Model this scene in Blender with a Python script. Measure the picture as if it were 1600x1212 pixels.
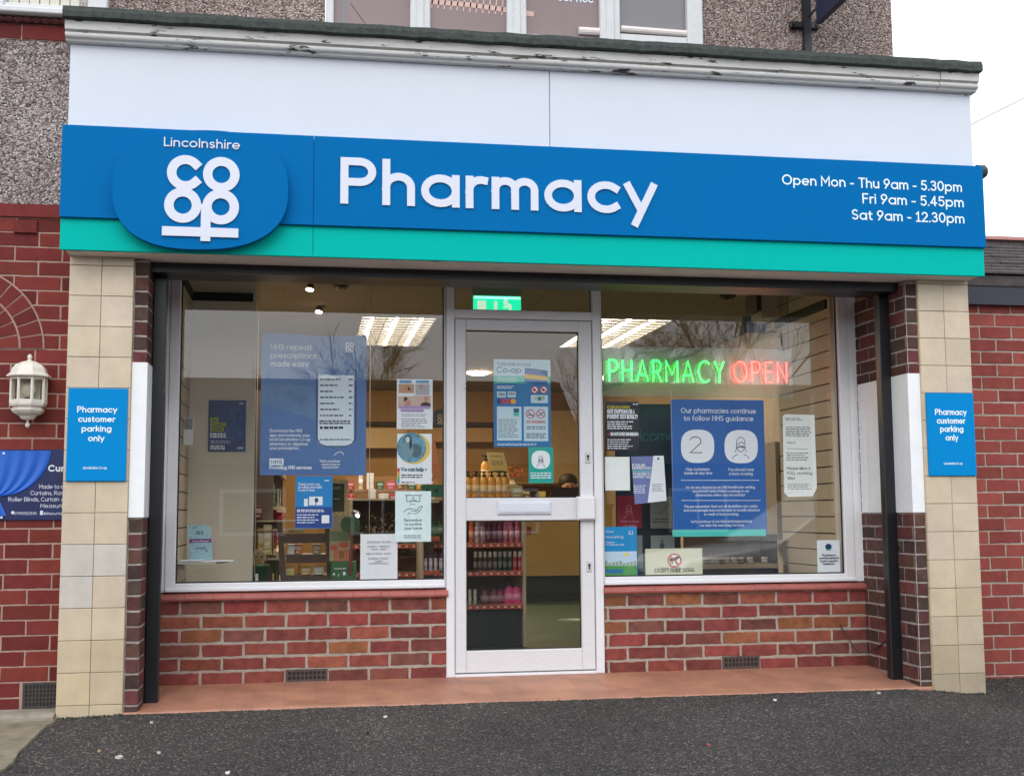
import bpy, bmesh, math, random
from mathutils import Vector, Matrix
random.seed(7)
for o in list(bpy.data.objects): bpy.data.objects.remove(o)
S = bpy.context.scene
COL = S.collection
# ---------------- camera ----------------
CX, CY, CZ = 1.1651, -6.1449, 0.9024
YAW, PIT, ROL, FPX = 0.1688, 0.103, -0.0061, 1883.45
_c, _s = math.cos(YAW), math.sin(YAW)
FW = Vector((_s*math.cos(PIT), _c*math.cos(PIT), math.sin(PIT)))
_r = Vector((_c, -_s, 0)); _u = _r.cross(FW)
R2 = math.cos(ROL)*_r + math.sin(ROL)*_u
U2 = -math.sin(ROL)*_r + math.cos(ROL)*_u
cam = bpy.data.objects.new('camera', bpy.data.cameras.new('camera')); COL.objects.link(cam)
m = Matrix((R2, U2, -FW)).transposed().to_4x4(); m.translation = Vector((CX, CY, CZ)); cam.matrix_world = m
cam.data.sensor_width = 36; cam.data.lens = FPX/1600*36; cam.data.clip_start = 0.05; cam.data.clip_end = 2000
S.camera = cam
# ---------------- world, sun, exposure ----------------
SUN_EL, SUN_AZ = math.radians(38), math.radians(200)
w = bpy.data.worlds.new('World'); S.world = w; w.use_nodes = True
nt = w.node_tree; nt.nodes.clear()
sky = nt.nodes.new('ShaderNodeTexSky'); sky.sky_type = 'NISHITA'; sky.sun_disc = False
sky.sun_elevation = SUN_EL; sky.sun_rotation = SUN_AZ; sky.dust_density = 4; sky.air_density = 1.2
hs = nt.nodes.new('ShaderNodeHueSaturation'); hs.inputs['Saturation'].default_value = 0.22
bg = nt.nodes.new('ShaderNodeBackground'); bg.inputs['Strength'].default_value = 0.12
wo = nt.nodes.new('ShaderNodeOutputWorld')
cl = nt.nodes.new('ShaderNodeMix'); cl.data_type = 'RGBA'; cl.inputs[0].default_value = .72; cl.inputs[7].default_value = (11.6, 12.2, 13.0, 1)  # cloud cover
nt.links.new(sky.outputs[0], hs.inputs['Color']); nt.links.new(hs.outputs[0], cl.inputs[6]); nt.links.new(cl.outputs[2], bg.inputs['Color']); nt.links.new(bg.outputs[0], wo.inputs['Surface'])
sl = bpy.data.lights.new('sun', 'SUN'); sl.energy = 0.5; sl.angle = math.radians(40); sl.color = (1, .97, .93)
so = bpy.data.objects.new('sun', sl); COL.objects.link(so)
# light comes from behind the camera (south-ish, -y side), high
so.rotation_euler = Vector((0.25, 1.0, -1.05)).to_track_quat('-Z', 'Y').to_euler()
S.view_settings.view_transform = 'Standard'; S.view_settings.look = 'None'; S.view_settings.gamma = 1
S.view_settings.exposure = 0.5
S.render.engine = 'CYCLES'
S.cycles.max_bounces = 8; S.cycles.transparent_max_bounces = 16

# ---------------- pixel <-> place helpers ----------------
def W(px, py, y):
    d = FW + (px-800)/FPX*R2 + (606-py)/FPX*U2
    t = (y-CY)/d.y
    return CX+d.x*t, CZ+d.z*t
def WZ(px, py, z):
    d = FW + (px-800)/FPX*R2 + (606-py)/FPX*U2
    t = (z-CZ)/d.z
    return CX+d.x*t, CY+d.y*t

# ---------------- materials ----------------
MC = {}
def s2l(r, g, b):
    f = lambda v: (v/255/12.92) if v/255 <= .04045 else ((v/255+.055)/1.055)**2.4
    return (f(r), f(g), f(b))
def mat(name, col=(.5, .5, .5), rough=.6, metal=0, var=0, vs=6, bump=0, bs=60, emit=None, es=0, spec=.5, attr=False, coat=0):
    if name in MC: return MC[name]
    mt = bpy.data.materials.new(name); mt.use_nodes = True; n = mt.node_tree; p = n.nodes['Principled BSDF']
    c = (*col, 1)
    p.inputs['Base Color'].default_value = c; p.inputs['Roughness'].default_value = rough
    p.inputs['Metallic'].default_value = metal; p.inputs['Specular IOR Level'].default_value = spec
    if coat: p.inputs['Coat Weight'].default_value = coat
    src = None
    if attr:
        a = n.nodes.new('ShaderNodeAttribute'); a.attribute_name = 'Col'; src = a.outputs['Color']
    if var:
        tc = n.nodes.new('ShaderNodeTexCoord'); nz = n.nodes.new('ShaderNodeTexNoise')
        nz.inputs['Scale'].default_value = vs; nz.inputs['Detail'].default_value = 8; nz.inputs['Roughness'].default_value = .65
        n.links.new(tc.outputs['Object'], nz.inputs['Vector'])
        mr = n.nodes.new('ShaderNodeMapRange'); mr.inputs[1].default_value = .3; mr.inputs[2].default_value = .7
        mr.inputs[3].default_value = 1-var; mr.inputs[4].default_value = 1+var
        n.links.new(nz.outputs['Fac'], mr.inputs[0])
        mx = n.nodes.new('ShaderNodeVectorMath'); mx.operation = 'SCALE'
        if src: n.links.new(src, mx.inputs[0])
        else: mx.inputs[0].default_value = col
        n.links.new(mr.outputs[0], mx.inputs['Scale']); src = mx.outputs[0]
    if src: n.links.new(src, p.inputs['Base Color'])
    if bump:
        tc = n.nodes.new('ShaderNodeTexCoord'); nz = n.nodes.new('ShaderNodeTexNoise'); nz.inputs['Scale'].default_value = bs; nz.inputs['Detail'].default_value = 6
        n.links.new(tc.outputs['Object'], nz.inputs['Vector'])
        b = n.nodes.new('ShaderNodeBump'); b.inputs['Strength'].default_value = bump; b.inputs['Distance'].default_value = .004
        n.links.new(nz.outputs['Fac'], b.inputs['Height']); n.links.new(b.outputs[0], p.inputs['Normal'])
    if emit:
        p.inputs['Emission Color'].default_value = (*emit, 1); p.inputs['Emission Strength'].default_value = es
    MC[name] = mt
    return mt
def cmat(rgb, rough=.5, **k):
    key = 'paint_%d_%d_%d_%d' % (*rgb, int(rough*100))
    return mat(key, s2l(*rgb), rough, **k)
def glass_mat(name='window_glass', tint=(.985, .99, .985), haze=0):
    if name in MC: return MC[name]
    mt = bpy.data.materials.new(name); mt.use_nodes = True; n = mt.node_tree; n.nodes.clear()
    out = n.nodes.new('ShaderNodeOutputMaterial'); mix = n.nodes.new('ShaderNodeMixShader'); fr = n.nodes.new('ShaderNodeFresnel')
    ge = n.nodes.new('ShaderNodeNewGeometry'); ma = n.nodes.new('ShaderNodeMapRange')   # same reflectance entering and leaving the thin pane
    ma.inputs[3].default_value = 1.60; ma.inputs[4].default_value = 1/1.60
    n.links.new(ge.outputs['Backfacing'], ma.inputs[0]); n.links.new(ma.outputs[0], fr.inputs['IOR'])
    t = n.nodes.new('ShaderNodeBsdfTransparent'); t.inputs[0].default_value = (*tint, 1)
    g = n.nodes.new('ShaderNodeBsdfGlossy'); g.inputs['Roughness'].default_value = .0
    n.links.new(fr.outputs[0], mix.inputs[0]); n.links.new(t.outputs[0], mix.inputs[1]); n.links.new(g.outputs[0], mix.inputs[2])
    if haze:
        df = n.nodes.new('ShaderNodeBsdfDiffuse'); df.inputs[0].default_value = (.8, .85, .84, 1); m2 = n.nodes.new('ShaderNodeMixShader'); m2.inputs[0].default_value = haze
        n.links.new(mix.outputs[0], m2.inputs[1]); n.links.new(df.outputs[0], m2.inputs[2]); n.links.new(m2.outputs[0], out.inputs[0])
    else: n.links.new(mix.outputs[0], out.inputs[0])
    MC[name] = mt; return mt
def voro_mat(name, ramp, scale, rough=.9, bump=.6, dist=.006, big=.12, bigscale=1.2, spots=None):
    """small stones: every voronoi cell takes a colour from the ramp"""
    mt = bpy.data.materials.new(name); mt.use_nodes = True; n = mt.node_tree; p = n.nodes['Principled BSDF']; p.inputs['Roughness'].default_value = rough
    p.inputs['Specular IOR Level'].default_value = .3
    tc = n.nodes.new('ShaderNodeTexCoord'); v = n.nodes.new('ShaderNodeTexVoronoi'); v.inputs['Scale'].default_value = scale
    n.links.new(tc.outputs['Object'], v.inputs['Vector'])
    sp = n.nodes.new('ShaderNodeSeparateColor'); n.links.new(v.outputs['Color'], sp.inputs[0])
    cr = n.nodes.new('ShaderNodeValToRGB'); cr.color_ramp.interpolation = 'CONSTANT'
    e = cr.color_ramp.elements
    while len(e) < len(ramp): e.new(.5)
    for el, (pos, c) in zip(e, ramp): el.position = pos; el.color = (*c, 1)
    n.links.new(sp.outputs[0], cr.inputs[0])
    nz = n.nodes.new('ShaderNodeTexNoise'); nz.inputs['Scale'].default_value = bigscale; nz.inputs['Detail'].default_value = 6; n.links.new(tc.outputs['Object'], nz.inputs['Vector'])
    mr = n.nodes.new('ShaderNodeMapRange'); mr.inputs[1].default_value = .3; mr.inputs[2].default_value = .7; mr.inputs[3].default_value = 1-big; mr.inputs[4].default_value = 1+big
    n.links.new(nz.outputs['Fac'], mr.inputs[0])
    sc = n.nodes.new('ShaderNodeVectorMath'); sc.operation = 'SCALE'; n.links.new(cr.outputs[0], sc.inputs[0]); n.links.new(mr.outputs[0], sc.inputs['Scale'])
    n.links.new(sc.outputs[0], p.inputs['Base Color'])
    b = n.nodes.new('ShaderNodeBump'); b.inputs['Strength'].default_value = bump; b.inputs['Distance'].default_value = dist; b.invert = True
    n.links.new(v.outputs['Distance'], b.inputs['Height']); n.links.new(b.outputs[0], p.inputs['Normal'])
    MC[name] = mt; return mt
def patchy(name, base, dark, lo=.55, hi=.62, scale=9, stretch=(1, 1, 1), rough=.7, bump=.4, dark2=None):
    """paint with flaked or stained patches of their own shape"""
    mt = bpy.data.materials.new(name); mt.use_nodes = True; n = mt.node_tree; p = n.nodes['Principled BSDF']; p.inputs['Roughness'].default_value = rough
    tc = n.nodes.new('ShaderNodeTexCoord'); mp = n.nodes.new('ShaderNodeMapping'); mp.inputs['Scale'].default_value = stretch
    n.links.new(tc.outputs['Object'], mp.inputs['Vector'])
    nz = n.nodes.new('ShaderNodeTexNoise'); nz.inputs['Scale'].default_value = scale; nz.inputs['Detail'].default_value = 10; nz.inputs['Roughness'].default_value = .7
    n.links.new(mp.outputs[0], nz.inputs['Vector'])
    mr = n.nodes.new('ShaderNodeMapRange'); mr.inputs[1].default_value = lo; mr.inputs[2].default_value = hi; n.links.new(nz.outputs['Fac'], mr.inputs[0])
    n2 = n.nodes.new('ShaderNodeTexNoise'); n2.inputs['Scale'].default_value = scale*3; n2.inputs['Detail'].default_value = 5; n.links.new(mp.outputs[0], n2.inputs['Vector'])
    m0 = n.nodes.new('ShaderNodeMix'); m0.data_type = 'RGBA'; m0.inputs[6].default_value = (*base, 1); m0.inputs[7].default_value = (*[b*.8 for b in base], 1); n.links.new(n2.outputs['Fac'], m0.inputs[0])
    m1 = n.nodes.new('ShaderNodeMix'); m1.data_type = 'RGBA'; m1.inputs[7].default_value = (*dark, 1)
    n.links.new(m0.outputs[2], m1.inputs[6]); n.links.new(mr.outputs[0], m1.inputs[0]); n.links.new(m1.outputs[2], p.inputs['Base Color'])
    b = n.nodes.new('ShaderNodeBump'); b.inputs['Strength'].default_value = bump; b.inputs['Distance'].default_value = .003; b.invert = True
    n.links.new(mr.outputs[0], b.inputs['Height']); n.links.new(b.outputs[0], p.inputs['Normal'])
    MC[name] = mt; return mt

# ---------------- mesh helpers ----------------
class MB:
    def __init__(s): s.v = []; s.f = []; s.m = []; s.c = []
    def face(s, pts, mi=0, col=(1, 1, 1)):
        k = len(s.v); s.v += [tuple(p) for p in pts]; s.f.append(tuple(range(k, k+len(pts)))); s.m.append(mi); s.c.append(col)
    def fidx(s, idx, mi=0, col=(1, 1, 1)): s.f.append(tuple(idx)); s.m.append(mi); s.c.append(col)
    def box(s, x0, x1, y0, y1, z0, z1, mi=0, col=(1, 1, 1)):
        k = len(s.v)
        s.v += [(x0, y0, z0), (x1, y0, z0), (x1, y1, z0), (x0, y1, z0), (x0, y0, z1), (x1, y0, z1), (x1, y1, z1), (x0, y1, z1)]
        for q in ((0, 3, 2, 1), (4, 5, 6, 7), (0, 1, 5, 4), (1, 2, 6, 5), (2, 3, 7, 6), (3, 0, 4, 7)):
            s.fidx([k+i for i in q], mi, col)
    def bbox(s, x0, x1, y0, y1, z0, z1, b=.003, mi=0, col=(1, 1, 1)):
        """box with chamfered front (-y) edges"""
        k = len(s.v)
        s.v += [(x0+b, y0, z0+b), (x1-b, y0, z0+b), (x1-b, y0, z1-b), (x0+b, y0, z1-b),
                (x0, y0+b, z0), (x1, y0+b, z0), (x1, y0+b, z1), (x0, y0+b, z1), (x0, y1, z0), (x1, y1, z0), (x1, y1, z1), (x0, y1, z1)]
        s.fidx([k, k+1, k+2, k+3], mi, col); s.fidx([k+11, k+10, k+9, k+8], mi, col)
        for i in range(4):
            j = (i+1) % 4
            s.fidx([k+4+i, k+4+j, k+j, k+i], mi, col); s.fidx([k+8+i, k+8+j, k+4+j, k+4+i], mi, col)
    def extr(s, pts2, x0, x1, mi=0, ax='x'):
        """closed profile extruded along an axis; pts2 are (y,z) for x, (x,z) for y, (x,y) for z"""
        def P(a, t):
            return (t, a[0], a[1]) if ax == 'x' else ((a[0], t, a[1]) if ax == 'y' else (a[0], a[1], t))
        k = len(s.v); n = len(pts2)
        s.v += [P(a, x0) for a in pts2]+[P(a, x1) for a in pts2]
        s.fidx([k+i for i in range(n)][::-1], mi); s.fidx([k+n+i for i in range(n)], mi)
        for i in range(n):
            j = (i+1) % n; s.fidx([k+i, k+j, k+n+j, k+n+i], mi)
    def tube(s, pts, r, n=8, mi=0, r1=None):
        pts = [Vector(p) for p in pts]; k = len(s.v); L = len(pts)
        for i, p in enumerate(pts):
            d = (pts[min(i+1, L-1)]-pts[max(i-1, 0)]).normalized()
            a = d.orthogonal().normalized() if abs(d.z) > .95 else d.cross(Vector((0, 0, 1))).normalized()
            b = d.cross(a); rr = r if r1 is None else r+(r1-r)*i/(L-1)
            for j in range(n):
                t = 2*math.pi*j/n; q = p+(a*math.cos(t)+b*math.sin(t))*rr; s.v.append(tuple(q))
        for i in range(L-1):
            for j in range(n):
                j2 = (j+1) % n; s.fidx([k+i*n+j, k+i*n+j2, k+(i+1)*n+j2, k+(i+1)*n+j], mi)
        s.fidx([k+j for j in range(n)][::-1], mi); s.fidx([k+(L-1)*n+j for j in range(n)], mi)
    def lathe(s, prof, c, n=16, mi=0, sx=1, sy=1):
        """prof list of (r,z) bottom->top around the vertical axis at c"""
        k = len(s.v); cx, cy, cz = c
        for r, z in prof:
            for j in range(n):
                t = 2*math.pi*(j+.5)/n; s.v.append((cx+r*math.cos(t)*sx, cy+r*math.sin(t)*sy, cz+z))
        for i in range(len(prof)-1):
            for j in range(n):
                j2 = (j+1) % n; s.fidx([k+i*n+j, k+i*n+j2, k+(i+1)*n+j2, k+(i+1)*n+j], mi)
        s.fidx([k+j for j in range(n)][::-1], mi); s.fidx([k+(len(prof)-1)*n+j for j in range(n)], mi)
    def build(s, name, mats, parent=None, smooth=False, origin=None):
        me = bpy.data.meshes.new(name)
        ox = Vector(origin) if origin else None
        vv = [tuple(Vector(v)-ox) for v in s.v] if ox else s.v
        me.from_pydata(vv, [], s.f)
        if not isinstance(mats, (list, tuple)): mats = [mats]
        for q in mats: me.materials.append(q)
        if len(mats) > 1: me.polygons.foreach_set('material_index', s.m)
        if any(c != (1, 1, 1) for c in s.c):
            at = me.attributes.new('Col', 'FLOAT_COLOR', 'FACE')
            fl = []
            for c in s.c: fl += [c[0], c[1], c[2], 1]
            at.data.foreach_set('color', fl)
        if smooth: me.polygons.foreach_set('use_smooth', [True]*len(me.polygons))
        me.update()
        o = bpy.data.objects.new(name, me); COL.objects.link(o)
        if ox: o.location = ox
        if parent:
            o.parent = parent
            if ox: o.location = ox-Vector(WLOC(parent))
            else: o.location = -Vector(WLOC(parent))
        return o
def WLOC(o):
    l = Vector(o.location)
    while o.parent: o = o.parent; l += Vector(o.location)
    return l
def tag(o, label=None, cat=None, group=None, kind=None):
    if label: o['label'] = label
    if cat: o['category'] = cat
    if group: o['group'] = group
    if kind: o['kind'] = kind
    return o
def thing(name, loc, label, cat, group=None):
    o = bpy.data.objects.new(name, None); COL.objects.link(o); o.location = loc; o.empty_display_size = .1
    return tag(o, label, cat, group)
def copy_tree(o, parent=None):
    c = o.copy(); COL.objects.link(c); c.parent = parent
    for ch in list(o.children): copy_tree(ch, c)
    return c

# ---------------- stroke lettering ----------------
CI = 'a.34,.325,.34,.325,0,360'
G = {
'a': (CI+';l.68,0 .68,.65', .68), 'b': ('l0,0 0,1;'+CI, .68), 'c': ('a.34,.325,.34,.325,48,312', .58), 'd': (CI+';l.68,0 .68,1', .68),
'e': ('l0.02,.325 .66,.325;a.34,.325,.34,.325,0,312', .68), 'f': ('l.13,0 .13,.8+a.32,.8,.19,.2,180,92;l.02,.62 .3,.62', .34),
'g': (CI+';l.68,.65 .68,-.02+a.34,-.02,.34,.28,0,-140', .68), 'h': ('l0,0 0,1;a.27,.38,.27,.27,180,0+l.54,0', .54), 'i': ('l0,0 0,.65;l0,.93 0,.94', 0),
'j': ('l.12,.65 .12,-.15+a-.03,-.15,.15,.15,0,-80;l.12,.93 .12,.94', .12), 'k': ('l0,0 0,1;l.46,.65 .04,.27;l.18,.4 .5,0', .5), 'l': ('l0,0 0,1', 0),
'm': ('l0,0 0,.65;a.22,.43,.22,.22,180,0+l.44,0;a.66,.43,.22,.22,180,0+l.88,0', .88), 'n': ('l0,0 0,.65;a.27,.38,.27,.27,180,0+l.54,0', .54), 'o': (CI, .68),
'p': ('l0,-.33 0,.65;'+CI, .68), 'q': ('l.68,-.33 .68,.65;'+CI, .68), 'r': ('l0,0 0,.65;a.25,.38,.25,.27,180,72', .3),
's': ('a.22,.49,.2,.16,40,270+a.22,.165,.22,.165,90,-140', .43), 't': ('l.12,.85 .12,.18+a.3,.18,.18,.18,180,280;l0,.62 .32,.62', .34),
'u': ('l0,.65 0,.27+a.27,.27,.27,.27,180,360;l.54,.65 .54,0', .54), 'v': ('l0,.65 .28,0 .56,.65', .56), 'w': ('l0,.65 .22,0 .44,.65 .66,0 .88,.65', .88),
'x': ('l0,.65 .48,0;l.48,.65 0,0', .48), 'y': ('l0,.65 .29,.02;l.58,.65 .17,-.33', .58), 'z': ('l.02,.65 .46,.65 0,0 .48,0', .48),
'A': ('l0,0 .4,1 .8,0;l.14,.32 .66,.32', .8), 'B': ('l.3,.53 0,.53 0,1 .3,1+a.3,.765,.23,.235,90,-90;l0,.53 0,0 .34,0;a.34,.265,.26,.265,90,-90', .6), 'C': ('a.48,.5,.48,.5,48,312', .82),
'D': ('l.25,0 0,0 0,1 .25,1+a.25,.5,.48,.5,90,-90', .73), 'E': ('l.52,1 0,1 0,0 .52,0;l0,.52 .46,.52', .52), 'F': ('l.5,1 0,1 0,0;l0,.5 .44,.5', .5),
'G': ('a.48,.5,.48,.5,48,355+l.5,.45', .95), 'H': ('l0,0 0,1;l.66,0 .66,1;l0,.52 .66,.52', .66), 'I': ('l0,0 0,1', 0), 'J': ('l.4,1 .4,.22+a.2,.22,.2,.22,0,-150', .4),
'K': ('l0,0 0,1;l.58,1 .02,.42;l.2,.6 .62,0', .6), 'L': ('l0,1 0,0 .46,0', .46), 'M': ('l0,0 0,1 .42,.35 .84,1 .84,0', .84), 'N': ('l0,0 0,1 .66,0 .66,1', .66),
'O': ('a.48,.5,.48,.5,0,360', .96), 'P': ('l0,0 0,1;l0,1 .33,1+a.33,.735,.27,.265,90,-90+l0,.47', .6), 'Q': ('a.48,.5,.48,.5,0,360;l.6,.3 .9,-.05', .96),
'R': ('l0,0 0,1;l0,1 .3,1+a.3,.735,.27,.265,90,-90+l0,.47;l.28,.47 .58,0', .58), 'S': ('a.28,.745,.25,.255,35,270+a.28,.245,.28,.245,90,-145', .56), 'T': ('l0,1 .6,1;l.3,1 .3,0', .6),
'U': ('l0,1 0,.3+a.32,.3,.32,.3,180,360+l.64,1', .64), 'V': ('l0,1 .38,0 .76,1', .76), 'W': ('l0,1 .28,0 .55,1 .82,0 1.1,1', 1.1), 'X': ('l0,1 .66,0;l.66,1 0,0', .66),
'Y': ('l0,1 .35,.45 .7,1;l.35,.45 .35,0', .7), 'Z': ('l0,1 .62,1 0,0 .64,0', .64),
'0': ('a.3,.5,.3,.5,0,360', .6), '1': ('l0,.82 .2,1 .2,0;l0,0 .36,0', .36), '2': ('a.27,.72,.27,.28,160,-35+l0,0 .56,0', .56), '3': ('a.26,.765,.24,.235,150,-90;a.26,.265,.28,.265,90,-150', .54),
'4': ('l.42,0 .42,1;l.42,1 0,.28 .6,.28', .6), '5': ('l.5,1 .08,1 .04,.56+a.26,.31,.28,.31,125,-145', .54), '6': ('a.28,.3,.28,.3,0,360;l.46,1 .05,.42', .56), '7': ('l0,1 .52,1 .14,0', .52),
'8': ('a.27,.76,.23,.24,0,360;a.27,.26,.27,.26,0,360', .54), '9': ('a.28,.7,.28,.3,0,360;l.1,0 .51,.58', .56),
'-': ('l0,.34 .3,.34', .3), '.': ('l0,0 0,.01', 0), ',': ('l.02,.02 -.04,-.14', 0), ':': ('l0,0 0,.01;l0,.5 0,.51', 0), '+': ('l0,.4 .5,.4;l.25,.15 .25,.65', .5),
'?': ('a.22,.76,.22,.24,170,-60+l.22,.3;l.22,0 .22,.01', .44), "'": ('l0,1 0,.85', 0), '@': ('a.4,.4,.4,.42,-50,280;a.4,.4,.18,.2,0,360', .8), '/': ('l0,-.1 .4,1', .4), '&': ('l.6,0 .1,.75+a.26,.8,.16,.2,180,0+l.0,.3+a.26,.25,.26,.25,180,330', .6),
}
GC = {}
def glyph(ch):
    if ch in GC: return GC[ch]
    src, wd = G.get(ch, G['-']); out = []
    for st in src.split(';'):
        pts = []
        for seg in st.split('+'):
            if seg[0] == 'l':
                pts += [tuple(map(float, q.split(','))) for q in seg[1:].split()]
            else:
                cx, cy, rx, ry, a0, a1 = map(float, seg[1:].split(','))
                n = max(4, int(abs(a1-a0)/15))
                pts += [(cx+rx*math.cos(math.radians(a0+(a1-a0)*i/n)), cy+ry*math.sin(math.radians(a0+(a1-a0)*i/n))) for i in range(n+1)]
        q = [pts[0]]
        for p in pts[1:]:
            if abs(p[0]-q[-1][0])+abs(p[1]-q[-1][1]) > 1e-4: q.append(p)
        out.append(q)
    GC[ch] = (out, wd); return GC[ch]
def layout(txt, w, gap):
    x = 0; strokes = []
    for ch in txt:
        if ch == ' ': x += .3+w*.6; continue
        st, wd = glyph(ch)
        g = gap*(.75 if ch in 'rtvyfcTLY' else 1)
        strokes += [[(x+px, py) for px, py in s] for s in st]
        x += wd+w+g
    return strokes, max(x-w-gap, .01)
def ribbon(mb, pts, h, y, depth, P, mi=0, closed=None):
    """stroke of half-width h; P maps (u,v,y)->world"""
    n = len(pts)
    if closed is None: closed = n > 5 and abs(pts[0][0]-pts[-1][0])+abs(pts[0][1]-pts[-1][1]) < 1e-3
    if closed: pts = pts[:-1]; n -= 1
    pts = [Vector((p[0], p[1])) for p in pts]
    if not closed:
        d0 = (pts[0]-pts[1]).normalized(); d1 = (pts[-1]-pts[-2]).normalized(); pts[0] = pts[0]+d0*h; pts[-1] = pts[-1]+d1*h
    A, B = [], []
    for i in range(n):
        a = pts[(i-1) % n] if (closed or i > 0) else None; b = pts[(i+1) % n] if (closed or i < n-1) else None
        t0 = (pts[i]-a).normalized() if a is not None else None; t1 = (b-pts[i]).normalized() if b is not None else None
        if t0 is None: t0 = t1
        if t1 is None: t1 = t0
        n0 = Vector((-t0.y, t0.x)); n1 = Vector((-t1.y, t1.x)); mm = (n0+n1)
        if mm.length < .2: mm = n0*1.0; k = h
        else: mm.normalize(); k = h/max(mm.dot(n0), .45)
        A.append(pts[i]+mm*k); B.append(pts[i]-mm*k)
    k = len(mb.v)
    for p, q in zip(A, B):
        mb.v += [P(p.x, p.y, y), P(q.x, q.y, y)]
        if depth: mb.v += [P(p.x, p.y, y+depth), P(q.x, q.y, y+depth)]
    stp = 4 if depth else 2
    for i in range(n if closed else n-1):
        j = (i+1) % n; a, b = k+i*stp, k+j*stp
        mb.fidx([a, a+1, b+1, b], mi)
        if depth: mb.fidx([a+2, a, b, b+2], mi); mb.fidx([a+1, a+3, b+3, b+1], mi)
    if depth and not closed:
        mb.fidx([k, k+2, k+3, k+1], mi); e = k+(n-1)*stp; mb.fidx([e, e+1, e+3, e+2], mi)
def text_into(mb, txt, x0, z0, x1, cap, y, w=.17, gap=.13, depth=0, mi=0, align='fit', shear=0):
    st, wd = layout(txt, w, gap)
    sz = cap/(1+w)
    if align == 'fit': sx = (x1-x0)/(wd+w)
    else: sx = sz*(x1 if x1 and x1 < 3 and align == 'l' else 1)
    if align == 'c': x0 = x0-(wd+w)*sx/2
    if align == 'r': x0 = x0-(wd+w)*sx
    h = w*sz/2; r = sx/sz
    for i, s in enumerate(st):
        s2 = [((p[0]+w/2+shear*p[1])*sz*r, (p[1]+w/2)*sz) for p in s]
        ribbon(mb, s2, h, -depth-i % 5*.00012, depth, lambda u, v, yy: (x0+u, y+yy, z0+v), mi)
def text(name, parent, lines, mt, y, w=.17, depth=0, gap=.13):
    """lines: (string, px_left, py_baseline, px_right, cap_px)"""
    mb = MB()
    for L in lines:
        t, l, b, r, c = L[:5]
        X0, Z0 = W(l, b, y); X1, _ = W(r, b, y); _, Zc = W(l, b-c, y)
        text_into(mb, t, X0, Z0, X1, Zc-Z0, y-.0006, L[5] if len(L) > 5 else w, gap, depth)
    return mb.build(name, mt, parent)
def greek(mb, l, t, r, b, n, y, mi=0, fill=.6, rag=.25, cen=False):
    """rows of tiny unreadable print"""
    for i in range(n):
        py = t+(b-t)*(i+.5)/n; hh = (b-t)/n*fill/2
        x = l; e = r-(r-l)*random.random()*rag
        if cen: x = l+(r-e)/2; e = r-(r-e)/2
        while x < e-1:
            q = min(x+random.uniform(2.5, 8), e)
            X0, Z0 = W(x, py+hh, y); X1, Z1 = W(q, py-hh, y)
            mb.face([(X0, y, Z0), (X1, y, Z0), (X1, y, Z1), (X0, y, Z1)], mi); x = q+1.2
def prect(mb, l, t, r, b, y, mi=0, th=0):
    X0, Z0 = W(l, (t+b)/2, y); X1, _ = W(r, (t+b)/2, y); _, Zt = W((l+r)/2, t, y); _, Zb = W((l+r)/2, b, y)
    if th: mb.box(X0, X1, y, y+th, Zb, Zt, mi)
    else: mb.face([(X0, y, Zb), (X1, y, Zb), (X1, y, Zt), (X0, y, Zt)], mi)
def pell(mb, cx, cy, rx, ry, y, mi=0, n=32, pw=2.0, th=0):
    pts = []
    for i in range(n):
        t = 2*math.pi*i/n; c, s_ = math.cos(t), math.sin(t)
        u = math.copysign(abs(c)**(2/pw), c); v = math.copysign(abs(s_)**(2/pw), s_)
        X, Z = W(cx+rx*u, cy-ry*v, y); pts.append((X, Z))
    if th: mb.extr(pts, y, y+th, mi, 'y')
    else: mb.face([(a, y, b) for a, b in pts], mi)
def pline(mb, pts, wpx, y, mi=0):
    P = [W(a, b, y) for a, b in pts]; sc = W(pts[0][0]+1, pts[0][1], y)[0]-P[0][0]
    ribbon(mb, P, wpx*sc/2, 0, 0, lambda u, v, yy: (u, y+yy, v), mi, closed=False)

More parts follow.
